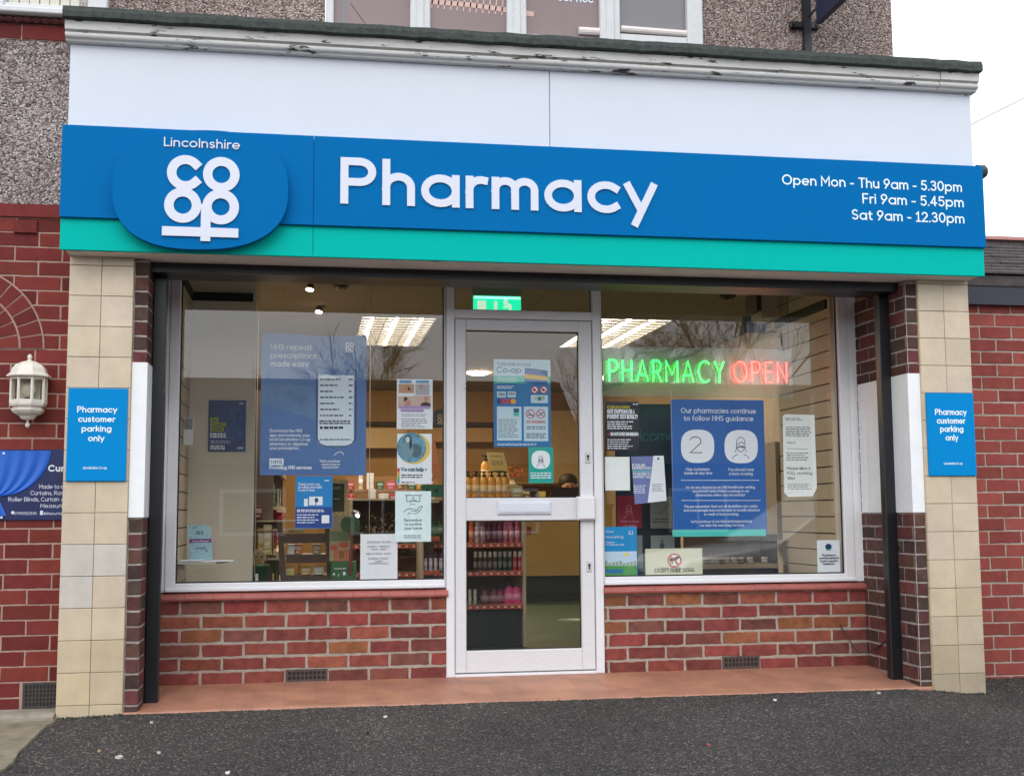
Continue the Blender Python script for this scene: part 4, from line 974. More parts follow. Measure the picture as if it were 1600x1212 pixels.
# 2 covid vaccine poster on the back board
y = 1.33; M_P2 = mat('poster_deep_blue', (.012, .06, .22), .4, var=.25, vs=10)
P2 = poster('wall_poster', 325.5, 625, 384, 705, y, M_P2, 'small dark blue poster with a face and yellow label strips on the cream display board'); yy = y-.001
g = MB(); pell(g, 368, 652, 11, 16, yy-.0001, 0, 24); pell(g, 366, 676, 14, 12, yy-.00005, 0, 24); g.build('face_print', mat('poster_face_blue', (.03, .11, .30), .5, var=.5, vs=30), P2)
g = MB(); prect(g, 328.5, 652.5, 341, 659, yy); prect(g, 328.5, 660, 353, 666, yy); prect(g, 328.5, 667.5, 350, 674, yy); g.build('yellow_strip', cmat((190, 200, 60)), P2)
text('yellow_strip_lettering', P2, [('The', 330, 658, 339, 4.6, .22), ('Covid-19', 330, 665, 351.5, 4.6, .22), ('vaccine', 330, 672.6, 348, 4.6, .22)], cmat((20, 40, 60)), yy-.0006)
g = MB(); greek(g, 328.5, 676, 357, 684, 2, yy, 0, .85, .1); greek(g, 329, 687.5, 362, 693, 2, yy, 0, .35); greek(g, 328.5, 695, 353, 702.5, 2, yy, 0, .8, .1); g.build('small_print', C_W, P2)
text('lettering', P2, [('HOPE', 370.5, 701.5, 380, 3.6, .24), ('NHS', 374, 631.5, 380.5, 3, .2)], C_W, yy-.0004)
# 3 covid collect tests
y = yP; P3 = poster('window_poster', 461.5, 743.5, 519.5, 825, y, mat('poster_sky_blue', (.004, .23, .58), .35), 'small bright blue poster about collecting rapid tests under the large prescriptions poster'); yy = y-.0008
g = MB(); prect(g, 461.5, 792, 518.5, 824, yy); g.build('dark_band', mat('poster_band_navy', (.006, .05, .28), .4), P3)
text('lettering', P3, [("There's a new way", 466, 758, 500, 4.2), ('to collect your rapid', 466, 762.6, 503, 4.2), ('Covid-19 tests', 466, 767.4, 492, 4.2)], C_W, yy, .15)
g = MB(); prect(g, 483, 775.5, 504, 789, yy); prect(g, 475, 779, 481, 790.5, yy); greek(g, 464, 795, 508, 800, 2, yy-.0004); greek(g, 464, 802, 500, 818, 4, yy-.0004, 0, .4); greek(g, 507, 749, 517, 752, 1, yy); prect(g, 502.5, 804.5, 514.5, 817, yy-.0002); g.build('tablet_picture', C_W, P3)
g = MB(); pline(g, [(493.5, 788), (493.5, 779)], 1.4, yy-.0006); pell(g, 494.5, 781, 2.9, 3.6, yy-.0007); g.build('pointer', cmat((20, 50, 120)), P3)
# 4 leaflet with photographs
P4 = poster('window_poster', 620, 592.5, 676, 670, y, C_W, 'white leaflet with four small photographs of people, top of the column beside the door'); 
g = MB(); cols = [(215, 160, 130), (90, 90, 100), (225, 200, 180), (190, 150, 140)]
prect(g, 623, 600, 647, 614, yy, 0); prect(g, 649, 600, 671, 617, yy, 1); prect(g, 622, 619, 645, 637, yy, 2); prect(g, 645, 618, 673.5, 637, yy-.0001, 2)
pell(g, 635, 608, 6, 3.4, yy-.0003, 3); pell(g, 641, 607, 4, 3, yy-.0003, 3); pell(g, 658, 604, 3, 3.4, yy-.0003, 3); pell(g, 634, 624, 3.2, 4, yy-.0003, 4); pell(g, 637, 630, 5, 6, yy-.0004, 3); pell(g, 666, 623, 3.4, 4.5, yy-.0003, 3); pell(g, 665, 633, 8, 5, yy-.0004, 4)
prect(g, 624, 593.8, 643, 598.5, yy, 5); prect(g, 650, 593.8, 670, 598.5, yy, 5)
g.build('photograph', [cmat((190, 150, 120)), cmat((175, 175, 185)), cmat((205, 180, 165)), cmat((200, 140, 125)), cmat((55, 35, 40)), cmat((110, 160, 200))], P4)
g = MB(); prect(g, 623, 634, 672, 638.5, yy-.0006); prect(g, 626, 639, 662, 643.5, yy-.0006); g.build('purple_strip', cmat((175, 150, 200)), P4)
g = MB(); greek(g, 627, 646, 668, 651, 2, yy, 0, .35); greek(g, 627, 653, 668, 668, 5, yy, 0, .4); g.build('small_print', cmat((120, 125, 135)), P4)
# 5 we can help
P5 = poster('window_poster', 620.5, 677.5, 674.5, 756, y, C_W, 'white We can help poster with a round photo ringed in yellow')
g = MB(); pell(g, 646.5, 700.5, 25.6, 24.2, yy, 0, 40)
g.build('yellow_ring', cmat((225, 195, 85)), P5)
g = MB(); pell(g, 643, 699, 23, 23.5, yy-.0005, 0, 40); g.build('round_photo', mat('photo_blue', (.12, .30, .42), .5, var=.45, vs=35), P5)
g = MB(); pell(g, 637, 685.5, 4.6, 6.0, yy-.001, 1); pell(g, 641.5, 692, 2.2, 10, yy-.0011, 1); pell(g, 637, 686.5, 3.4, 4.8, yy-.0015, 0); pell(g, 636, 703, 10, 12, yy-.0009, 2); pell(g, 650, 704, 9, 11, yy-.0008, 3)
g.build('figure_print', [cmat((190, 205, 215)), cmat((35, 45, 60)), cmat((115, 150, 165)), cmat((70, 105, 120))], P5)
text('lettering', P5, [('We can help +', 626.5, 736, 667, 6.5, .2)], cmat((40, 90, 110)), yy-.001)
g = MB(); greek(g, 627, 740, 661, 747, 2, yy, 0, .5, .1); greek(g, 627, 752, 648, 754.5, 1, yy, 0, .6, 0); g.build('small_print', cmat((40, 40, 50)), P5)
g = MB(); 
for i, c in enumerate(((200, 60, 60), (230, 160, 60), (120, 190, 90), (60, 150, 200))): prect(g, 620.8, 731+i*6, 624.5, 737+i*6, yy, i)
g.build('rainbow_bar', [cmat((200, 60, 60)), cmat((230, 160, 60)), cmat((120, 190, 90)), cmat((60, 150, 200))], P5)
# 6 sanitise
P6 = poster('window_poster', 617.5, 767, 673.5, 846, y, cmat((222, 240, 243), .45), 'pale poster with a hand and dispenser drawing reading Remember to sanitise your hands')
g = MB(); y2 = yy-.0005
pline(g, [(633, 773.5), (659, 773.5)], .9, y2); pline(g, [(635.5, 773.5), (635.5, 783), (656, 783), (656, 773.5)], .9, y2-.0002); pline(g, [(641, 783), (643, 781), (649, 781), (651, 783)], .9, y2-.0003); pline(g, [(645.7, 775.5), (645.7, 779)], .8, y2-.0004)
pline(g, [(644, 777.2), (647.5, 777.2)], .8, y2-.0005); pline(g, [(643, 787), (645.5, 788.2), (648, 787)], .8, y2-.0003); pline(g, [(641, 786.6), (641.5, 787.6)], .8, y2-.0003)
pline(g, [(631, 799.5), (636, 795), (641, 794), (647, 795), (652, 797.4), (648, 798), (643, 797.6)], .8, y2-.0003); pline(g, [(652, 797), (655, 792), (659, 790), (660, 791), (656, 798), (650, 802), (644, 802)], .8, y2-.0004); pline(g, [(637, 804), (639, 801), (642, 801.5)], .8, y2-.0005)
greek(g, 628, 835, 662, 841, 3, y2, 0, .35, .2, True)
g.build('hand_drawing', cmat((50, 60, 70)), P6)
text('lettering', P6, [('Remember', 631.5, 814.3, 659.5, 4.6), ('to sanitise', 632, 820.6, 659, 4.6), ('your hands', 631.5, 827, 659.5, 4.6)], cmat((50, 60, 70)), yy-.0004, .11)
# 7 opening hours
yo = D+.055; P7 = poster('opening_hours_notice', 563, 834, 621, 905, yo, cmat((228, 230, 236), .4), 'white typed opening hours sheet in a clear sleeve on the sill left of the door', 'notice', .003)
text('lettering', P7, [('OPENING HOURS', 573, 848.5, 611, 3.4, .12), ('MONDAY - THURSDAY', 574, 855, 610, 3, .12), ('9.00AM - 5.30PM', 579.5, 859.4, 604, 3, .12), ('FRIDAY 9.00AM - 5.45PM', 572, 866.5, 611, 3, .12), ('SATURDAY 9.00AM', 575, 874, 606, 3, .12), ('12.30PM', 586, 878, 598, 3, .12), ('CLOSED FOR BANK HOLS', 576, 881.5, 607, 2.6, .12)], cmat((70, 70, 80)), yo-.0008)
# 8 welcome poster on the door
yd = D+.034; P8 = poster('door_poster', 771.5, 561.5, 860.5, 698, yd, mat('poster_mid_blue', (.003, .17, .42), .35), 'blue Welcome to your Co-op poster with a no smoking panel on the door'); y2 = yd-.0008
g = MB(); prect(g, 771.5, 561.5, 860, 587.5, y2); prect(g, 776.5, 635, 815, 688, y2); prect(g, 776.5, 611.5, 790.5, 620.5, y2); prect(g, 793, 611.5, 806, 620.5, y2); prect(g, 829.5, 617, 856, 629.5, y2); prect(g, 818.5, 635, 856.5, 689, y2); g.build('white_panel', cmat((190, 215, 228), .45), P8)
g = MB(); prect(g, 771.5, 587.5, 860, 599, y2-.0001); g.build('green_band', cmat((70, 190, 170)), P8)
text('lettering', P8, [('Welcome to your', 776.5, 571, 829.5, 6, .1), ('Co-op', 776, 582, 814, 9.5, .12)], cmat((25, 65, 95)), y2-.0004)
text('card_lettering', P8, [('VISA', 778, 618, 789, 4.4, .22), ('VISA', 794, 617, 804.5, 4, .22)], cmat((25, 40, 110)), y2-.0006)
text('small_lettering', P8, [('Collect and spend', 776.5, 592.5, 806, 3.4, .12), ('your dividend here', 776.5, 597, 808, 3.4, .12)], C_W, y2-.0006)
g = MB(); greek(g, 776.5, 602, 806, 607.5, 2, y2, 0, .4); greek(g, 777, 692, 856, 696, 2, y2, 0, .4); g.build('small_print', C_W, P8)
g = MB(); a, b = 2.32, 0
X = [W(*q, y2-.001) for q in ((820, 574.5), (856, 579), (855, 602), (819.5, 597.5))]; g.face([(p, y2-.001, q) for p, q in X][::-1]); g.build('loyalty_card', cmat((25, 90, 160)), P8)
g = MB(); X = [W(*q, y2-.0014) for q in ((820, 584), (855.5, 588), (855, 594.5), (819.7, 590.5))]; g.face([(p, y2-.0014, q) for p, q in X][::-1]); g.build('card_stripe', cmat((225, 190, 100)), P8)
g = MB(); prect(g, 776.5, 623, 783.5, 630.5, y2, 0); prect(g, 783.5, 623, 790.5, 630.5, y2, 1); prect(g, 793, 623, 799.5, 630.5, y2, 1); pell(g, 802, 626.8, 4.4, 3.8, y2-.0003, 2)
g.build('card_mark', [cmat((30, 60, 130)), cmat((190, 40, 50)), cmat((225, 160, 60))], P8)
def nosign(mb, cx, cy, r, y, w=1.2, mi=0):
    pline(mb, [(cx+r*math.cos(i*math.pi/16), cy-r*math.sin(i*math.pi/16)) for i in range(33)], w, y, mi); pline(mb, [(cx-r*.7, cy-r*.7), (cx+r*.7, cy+r*.7)], w, y-.0002, mi)
g = MB(); pell(g, 835.5, 608.8, 5.2, 5.2, y2, 1); pell(g, 849.5, 608.8, 5.2, 5.2, y2, 1); nosign(g, 835.5, 608.8, 5.2, y2-.001); nosign(g, 849.5, 608.8, 5.2, y2-.001); nosign(g, 829, 646.5, 6.5, y2-.001); nosign(g, 845, 646.5, 6.5, y2-.001)
g.build('prohibition_sign', [cmat((190, 30, 50)), cmat((235, 225, 230))], P8)
text('no_smoking_lettering', P8, [('NO SMOKING', 822.5, 661, 852, 4.6, .2)], cmat((190, 30, 50)), y2-.0006)
g = MB(); pline(g, [(825, 648), (833, 648)], 1.4, y2-.0006); pline(g, [(841, 649), (849, 644)], 1.4, y2-.0006); greek(g, 822, 665, 853, 671, 2, y2-.0004, 0, .45, .1, True); greek(g, 821, 676, 854, 685, 3, y2-.0004, 0, .45, .1, True); greek(g, 779, 654, 812, 684, 10, y2-.0004, 0, .3)
pell(g, 835, 609, 2.2, 2, y2-.0006); pell(g, 849, 609, 2.4, 2, y2-.0006); pell(g, 843, 623, 2.5, 3, y2-.0004); g.build('black_print', cmat((45, 50, 60)), P8)
text('green_lettering', P8, [('WEEE', 835, 624.5, 851, 5, .2)], cmat((60, 150, 80)), y2-.0005)
g = MB(); prect(g, 802.5, 638, 811, 644, y2-.0004, 0); prect(g, 802.5, 644, 811, 650, y2-.0004, 1); g.build('mini_logo', [cmat((25, 80, 130)), cmat((70, 190, 170))], P8)
# 9 teal mask poster on the door
P9 = poster('door_poster', 826, 698.5, 864.5, 754.5, yd, mat('poster_teal', (.004, .38, .33), .35), 'teal face mask poster stuck below the welcome poster on the door glass')
g = MB(); pell(g, 845, 718, 14.5, 14.2, y2, 0, 32, 2.6); P9a = g.build('white_badge', C_W, P9)
g = MB(); mask_face(g, 845, 720, 8.8, y2-.0006, 0, .7); g.build('mask_drawing', cmat((50, 60, 80)), P9)
g = MB(); greek(g, 828, 737, 862, 748, 3, y2, 0, .5, .15, True); g.build('small_print', C_W, P9)
# 10 guidance poster, right window
y = D+.075; P10 = poster('window_poster', 1049.5, 624.5, 1196, 837, y, mat('poster_strong_blue', (.010, .115, .42), .35, var=.05, vs=3), 'large blue NHS guidance poster with number 2 and mask badges, centre of the right window'); yy = y-.0008
L10 = [('Our pharmacies continue', 1064, 645, 1181, 8.2), ('to follow NHS guidance', 1068.5, 657, 1177, 8.2), ('Max customers', 1072, 735, 1109, 4.8), ('inside at any time', 1069.5, 741, 1113, 4.8), ('You should wear', 1137.5, 735.5, 1178, 4.8), ('a face covering', 1139, 742, 1176, 4.8),
 ('As we are classed as an NHS healthcare setting,', 1071.5, 763, 1180, 4.4), ('you should wear a face coverings in our', 1082, 769, 1170.5, 4.4), ('pharmacies unless you are exempt.', 1087, 775, 1165, 4.4), ('Please remember that not all disabilities are visible', 1069.5, 793, 1184, 4.4), ('and some people may not be able to socially distance', 1068, 799, 1187, 4.4), ('or wear a face covering.', 1100, 805, 1154, 4.4), ("Let's continue to be kind and respectful as", 1080, 816.5, 1175, 4.4), ('we take the next step forward.', 1094, 822.5, 1163, 4.4)]
text('lettering', P10, L10, C_W, yy, .145)
g = MB(); pell(g, 1090, 697, 26, 26, yy, 0, 40, 2.7); pell(g, 1158, 697.5, 26, 26, yy, 0, 40, 2.7); g.build('white_badge', C_W, P10)
g = MB(); pline(g, [(1064.5, 750), (1186, 750)], .8, yy); pline(g, [(1065.5, 781.5), (1188, 781.5)], .8, yy); g.build('rule_line', C_W, P10)
text('badge_number', P10, [('2', 1077.5, 707.5, 1097, 26, .055)], cmat((40, 45, 60)), yy-.0008)
g = MB(); mask_face(g, 1157.5, 699, 18, yy-.0008, 0, .9); g.build('mask_drawing', cmat((40, 50, 80)), P10)
g = MB(); prect(g, 1050.5, 827, 1196.5, 837.5, yy); g.build('teal_band', cmat((70, 195, 185)), P10)
for i, px in enumerate((1046, 1205)):
    g = MB(); X, Z = W(px, 500, y); g.tube([(X, y, 1.62), (X, y, .56)], .0018, 5); g.tube([(X, y, .56), (X, y, .60)], .006, 6)
    tag(g.build('display_wire', mat('steel_wire'), origin=(X, y, .56)), ['thin hanging display wire left of the blue guidance poster', 'thin hanging display wire right of the blue guidance poster'][i], 'wire', 'wires holding the window posters')
# 11 coronavirus black
y = yP; yy = y-.0008; P11 = poster('window_poster', 945.5, 627.5, 998, 704, y, mat('poster_black', (.010, .012, .022), .4), 'black coronavirus warning poster with yellow heading, upper left of the right window')
text('yellow_heading', P11, [('CORONAVIRUS', 949, 638, 984, 4.4, .2)], cmat((215, 205, 60)), yy)
text('lettering', P11, [('GOT SYMPTOMS OR A', 949, 646, 991.5, 7, .22), ('POSITIVE TEST RESULT?', 949, 654, 996, 7, .22), ('DO NOT ENTER THIS BUILDING', 954.5, 680.5, 997.5, 5.4, .22)], C_W, yy)
g = MB(); greek(g, 949, 657, 997, 671, 4, yy, 0, .5, .4); greek(g, 949, 685, 990, 702, 5, yy, 0, .4, .3); greek(g, 989, 630, 997, 632.5, 1, yy); g.build('small_print', C_W, P11)
g = MB(); pell(g, 951.5, 678, 1.8, 2.4, yy); g.build('red_dot', cmat((150, 30, 40)), P11)
# 12 blank sheet
P12 = poster('blank_sheet', 945.5, 713.5, 984, 766, y, cmat((240, 245, 245), .5), 'blank white sheet stuck on the glass under the black coronavirus poster', 'notice')
# 13 leaflet lilac
g = MB(); ys_ = D+.05; Q = [W(*q, ys_) for q in ((986, 713), (1037, 712), (1041.5, 782), (992, 787.5))]; g.face([(a, ys_, b) for a, b in Q][::-1]); g.face([(a, ys_+.001, b) for a, b in Q])
P13 = tag(g.build('window_poster', mat('poster_lilac', (.16, .20, .46), .5), origin=(Q[0][0], ys_, Q[3][1])), 'tilted lilac and white support leaflet beside the blank sheet', 'poster')
g = MB(); Q = [W(*q, ys_-.0004) for q in ((1021, 711.8), (1037, 711.7), (1041.5, 782), (1012, 785))]; g.face([(a, ys_-.0004, b) for a, b in Q][::-1]); g.build('white_panel', C_W, P13)
text('lettering', P13, [('IF YOU ARE', 988, 728.5, 1008, 4.2, .22), ('EXPERIENCING', 988, 733, 1017, 4.2, .22), ('WE ARE HERE TO', 989, 742, 1016, 3.8, .22), ('SUPPORT YOU', 989, 746.8, 1016, 3.8, .22)], C_W, ys_-.0008)
g = MB(); prect(g, 988.5, 734.5, 1017, 737.8, ys_-.0006, 0); g.build('teal_strip', cmat((110, 180, 195)), P13)
g = MB(); greek(g, 990, 757, 1010, 771, 5, ys_-.0006, 0, .4); g.build('small_print', C_W, P13)
g = MB(); greek(g, 1019, 755, 1037, 768, 5, ys_-.0007, 0, .35); pell(g, 1028.5, 716.5, 1.9, 1.9, ys_-.0007); g.build('dark_print', cmat((50, 90, 90)), P13)
# 14 now recruiting
P14 = poster('window_poster', 943.5, 822.5, 995.5, 899, y, mat('poster_recruit_blue', (.004, .27, .60), .4), 'small Now recruiting poster with a green town picture, lower left of the right window')
text('lettering', P14, [('Now', 946.5, 832, 959, 4.4, .12), ('recruiting', 946.5, 840.5, 974, 4.4, .12), ('Dispenser', 947.5, 848, 960, 2.6, .16), ('16-20 hours per week', 947.5, 852, 975, 2.6, .16)], C_W, yy)
g = MB(); prect(g, 944, 861, 995, 885, yy, 0); prect(g, 944, 883, 995, 898.5, yy-.0002, 1); prect(g, 946, 889, 973, 895, yy-.0006, 2); pell(g, 978, 866, 3, 3, yy-.0004, 3)
for i in range(9): prect(g, 945+i*5.6, 876+(i*7 % 4), 949.5+i*5.6, 884, yy-.0003, 4)
prect(g, 982.5, 829, 989, 835, yy, 0)
g.build('town_picture', [cmat((190, 215, 235)), cmat((70, 150, 70)), cmat((20, 110, 170)), cmat((230, 215, 90)), cmat((150, 165, 150))], P14)
g = MB(); X0, Z0 = W(984, 833.6, yy-.001); X1, _ = W(987.6, 833.6, yy-.001); logo(g, (X0+X1)/2, Z0, X1-X0, yy-.001); g.build('mini_logo', cmat((20, 80, 150)), P14)
# 15 guide dogs card
ye = D+.062; P15 = poster('guide_dog_sign', 1008.5, 856.5, 1097.5, 900.5, ye, cmat((205, 205, 180), .5), 'cream Except Guide Dogs card with red prohibition circle standing on the right window sill', 'sign', .003); y2 = ye-.0008
text('lettering', P15, [('EXCEPT GUIDE DOGS', 1023, 893.8, 1084.5, 6.2, .15)], cmat((25, 25, 28)), y2)
g = MB(); pell(g, 1054, 875, 9.5, 9.5, y2, 0); g.build('white_disc', cmat((222, 222, 212)), P15)
g = MB(); pline(g, [(1048, 874), (1054, 873.4), (1058, 871)], 4, y2-.0004); pline(g, [(1058, 870.5), (1062, 870)], 2.6, y2-.0006); pline(g, [(1049, 875), (1048, 880)], 1.5, y2-.0005); pline(g, [(1051, 875), (1051, 880)], 1.3, y2-.0007); pline(g, [(1056, 874), (1057, 880)], 1.5, y2-.0008); pline(g, [(1047.5, 873.5), (1045.5, 871)], 1.2, y2-.0009)
g.build('dog_picture', cmat((25, 25, 25)), P15)
g = MB(); nosign(g, 1054, 875, 10, y2-.0016, 1.9); g.build('prohibition_circle', cmat((195, 35, 45)), P15)
# 16 allow 4 full working days
yq = D+.060; g = MB(); Q = [W(*q, yq) for q in ((1223, 650), (1227, 647), (1272.5, 648), (1276.5, 762), (1270, 775), (1232, 776), (1225, 769))]; n = len(Q); g.v = [(a, yq, b) for a, b in Q]+[(a, yq+.001, b) for a, b in Q]; g.fidx(range(n)); g.fidx([n+i for i in range(n)][::-1]); [g.fidx([i, n+i, n+(i+1) % n, (i+1) % n]) for i in range(n)]
P16 = tag(g.build('paper_notice', cmat((236, 242, 240), .6), origin=(Q[0][0], yq, Q[5][1])), 'tall curled white paper notice about working days right of the blue guidance poster', 'notice'); y2 = yq-.0006
text('lettering', P16, [('Please allow 4', 1229.5, 733.5, 1266, 4.6, .15), ('FULL working', 1230, 741, 1269, 4.6, .15), ('days', 1230.5, 748.5, 1242, 4.6, .15), ('THANK YOU', 1229, 692.6, 1243, 2.4, .2)], cmat((45, 45, 50)), y2)
g = MB(); greek(g, 1227, 652, 1256, 657, 2, y2, 0, .4); greek(g, 1228, 666, 1268, 682, 6, y2, 0, .45, .2); pline(g, [(1230, 700.5), (1262, 701.5)], .6, y2); greek(g, 1229, 706, 1266, 720, 4, y2, 0, .4); greek(g, 1231, 755, 1270, 765, 3, y2, 0, .35); g.build('small_print', cmat((90, 95, 95)), P16)
# 17 owner notice
P17 = poster('window_poster', 1277, 843.5, 1312.5, 896.5, yP, C_W, 'small white ownership notice in the bottom right corner of the right window', 'notice'); y2 = yP-.0008
g = MB(); pell(g, 1294.5, 854, 5, 5, y2); g.build('badge', cmat((25, 60, 100)), P17)
g = MB(); prect(g, 1291, 857, 1298, 859.5, y2-.0003); g.build('badge_foot', cmat((60, 170, 160)), P17)
text('lettering', P17, [('This pharmacy is', 1284, 868.5, 1306, 3.4, .2), ('owned and operated by', 1280, 873, 1311, 3.4, .2), ('Lincoln Co-operative', 1281.5, 877.6, 1309, 3.4, .2), ('Chemists Ltd.', 1285.5, 882, 1304, 3.4, .2)], cmat((40, 45, 55)), y2)

# ================= NEON SIGN =================
yn = D+.09; X0, Zt = W(944, 540, yn); X1, _ = W(1240, 545, yn); _, Zb = W(944, 618, yn)
NS = thing('neon_sign', ((X0+X1)/2, yn, Zb), 'glowing green and red PHARMACY OPEN neon sign hanging in the right window', 'neon sign')
g = MB(); g.box(X0, X1, yn+.03, yn+.036, Zb, Zt); 
M_ACR = glass_mat('clear_acrylic', (.90, .95, .93), haze=.10); g.build('acrylic_back', M_ACR, NS)
def neon(txt, l, b, r, cap, mt, name, off):
    g = MB(); A, Z0 = W(l, b, yn); B, _ = W(r, b, yn); _, Zc = W(l, b-cap, yn); w = .10
    st, wd = layout(txt, w, .30); sz = (Zc-Z0)/(1+w); sx = (B-A)/(wd+w)
    for s in st:
        pts = [(A+(p[0]+w/2)*sx, yn+off, Z0+(p[1]+w/2)*sz) for p in s]; g.tube(pts, .0041, 6)
    g.build(name, mt, NS)
M_NG = mat('neon_green_tube', (.1, .6, .3), .3, emit=(.01, 1, .06), es=6); M_NR = mat('neon_red_tube', (.6, .1, .1), .3, emit=(1.0, .03, .022), es=10)
neon('PHARMACY', 951, 596.5, 1131, 36, M_NG, 'green_tube', 0); neon('OPEN', 1146, 597.5, 1230.5, 34, M_NR, 'red_tube', 0)
g = MB(); 
for px in (941.5, 1234):
    X, Z = W(px, 480, yn); z = Zt
    while z < 2.25: g.box(X-.003, X+.003, yn+.03, yn+.034, z, z+.012); z += .018
    g.box(X-.001, X+.001, yn+.031, yn+.033, Zt-.01, 2.25)
g.build('chain', mat('dark_chain', (.03, .025, .025), .5), NS)
# ================= INSIDE THE SHOP =================
M_LAMP = mat('lit_louvre', (.9, .85, .75), .4, emit=(1, .86, .66), es=26)
M_LOUV = mat('louvre_blade', (.17, .16, .15), .12, metal=.8)
for i, (x0, x1, y0, y1, lab) in enumerate(((1.56, 2.15, 3.055, 4.655, 'lit louvred ceiling light seen through the left window'), (3.41, 4.0, 2.905, 4.545, 'lit louvred ceiling light seen behind the neon sign and door'))):
    o = thing('ceiling_light', ((x0+x1)/2, (y0+y1)/2, 2.4), lab, 'ceiling light', 'louvred ceiling lights in the shop')
    g = MB()
    for k in range(3): xx = x0+.1+k*.195; g.tube([(xx, y0+.03, 2.436), (xx, y1-.03, 2.436)], .013, 8)
    g.build('light_tube', M_LAMP, o)
    g = MB(); n = 12
    for k in range(n+1): yy = y0+.01+(y1-y0-.02)*k/n; g.box(x0+.01, x1-.01, yy-.004, yy+.004, 2.402, 2.416)
    for k in range(4): xx = x0+.01+k*(x1-x0-.02)/3; g.box(xx-.003, xx+.003, y0+.01, y1-.01, 2.403, 2.4145)
    g.build('louvre', M_LOUV, o)
    g = MB(); g.box(x0, x1, y0, y1, 2.50, 2.51); g.box(x0-.002, x0+.004, y0, y1, 2.4, 2.5); g.box(x1-.004, x1+.002, y0, y1, 2.4, 2.5); g.box(x0, x1, y0-.002, y0+.003, 2.4, 2.5); g.box(x0, x1, y1-.003, y1+.002, 2.4, 2.5); g.build('housing', mat('light_housing', (.3, .28, .25), .4), o)
# rear lights for the dispensary; the right one is added to brighten it
for i, (x, y) in enumerate(((1.3, 6.9), (2.97, 6.6))):
    g = MB(); g.lathe([(.0, 2.385), (.10, 2.385), (.12, 2.399), (.12, 2.3995)], (x, y, 0), 20); tag(g.build('downlight', mat('lit_downlight', (.9, .8, .6), .4, emit=(1, .74, .42), es=190), origin=(x, y, 2.385)), ['round warm ceiling light at the left back of the shop', 'added round warm ceiling light, kept out of view at the right back of the shop'][i], 'ceiling light')
# spotlights
M_SPOT = mat('lit_spot_lamp', (1, 1, 1), .4, emit=(1, .92, .8), es=14)
for i, (px, py, y, lab) in enumerate(((484, 455, 1.55, 'larger white ceiling spotlight nearest the left window'), (498, 489.5, 2.6, 'farther ceiling spotlight just below and right of the first'))):
    X, Z = W(px, py, y); o = thing('spotlight', (X, y, 2.4), lab, 'spotlight', 'ceiling spotlights over the left window'); r = .027
    g = MB(); g.tube([(X+.02, y, 2.399), (X+.02, y, 2.39)], .03, 10); g.tube([(X+.02, y, 2.395), (X+.012, y-.01, Z+.075)], .008, 6); g.tube([(X+.014, y+.005, Z+.075), (X, y-.006, Z+.012)], .016, 12, 0, r); g.build('body', mat('spot_bronze', (.10, .08, .06), .5), o)
    g = MB(); g.tube([(X, y-.0065, Z+.0115), (X-.0005, y-.0075, Z+.006)], r*.9, 12); g.build('lamp', M_SPOT, o)
    ld = bpy.data.lights.new('spot_lamp', 'SPOT'); ld.energy = 48 if i == 0 else 70; ld.color = (1, .90, .78); ld.spot_size = math.radians(150); ld.spot_blend = .8; ld.shadow_soft_size = .03
    lo = bpy.data.objects.new('spot_beam', ld); COL.objects.link(lo); lo.parent = o; lo.location = (-.004, -.04, Z-2.4-.01); lo.rotation_euler = Vector((.25, .5, -1) if i == 0 else (.25, -.15, -1)).to_track_quat('-Z', 'Y').to_euler()
# domes
for i, (px, y, lab) in enumerate(((533, 1.63, 'dark dome camera on the ceiling behind the left window'), (1137, 1.6, 'dark dome camera on the ceiling behind the right window'))):
    X, Y = WZ(px, 438 if i == 0 else 456, 2.4)
    g = MB(); g.lathe([(.006, -.062), (.035, -.055), (.055, -.035), (.063, -.012), (.07, -.010), (.07, -.0005)], (X, Y, 2.4), 20)
    tag(g.build('dome_camera', mat('smoked_dome', (.03, .025, .02), .2), smooth=True, origin=(X, Y, 2.34)), lab, 'camera', 'ceiling dome cameras')
# exit sign
y = 1.05; EX = thing('exit_sign', (*[W(778, 470, y)[0], y], 2.0), 'green lit emergency exit sign hanging above the shop door', 'exit sign')
g = MB(); prect(g, 738, 447.5, 816, 462, y, 0, .05); 
for px in (754, 798): X, Z = W(px, 448, y+.02); g.tube([(X, y+.02, Z), (X, y+.02, 2.4)], .003, 5)
g.build('housing', mat('exit_housing', (.26, .32, .25), .5), EX)
g = MB(); prect(g, 740, 463, 814, 498, y+.01, 0, .02); g.build('lit_panel', mat('exit_green', (.02, .5, .25), .4, emit=(.01, .62, .30), es=1.1), EX)
g = MB(); prect(g, 746, 469.5, 759.5, 496, y+.0085); prect(g, 772, 470.5, 777, 496, y+.0085); pell(g, 790, 471, 3, 4.5, y+.0085); pline(g, [(790, 474), (797, 478), (797, 486), (792, 494)], 5, y+.008); pline(g, [(797, 478), (788, 480)], 3, y+.0075)
g.build('running_man_symbol', mat('exit_white', (.7, .8, .7), .4, emit=(.6, .8, .6), es=.7), EX)
g = MB(); prect(g, 741, 463.5, 813, 467, y+.0085); g.build('light_strip', mat('exit_strip', (.5, .9, .8), .4, emit=(.3, 1, .8), es=1.3), EX)
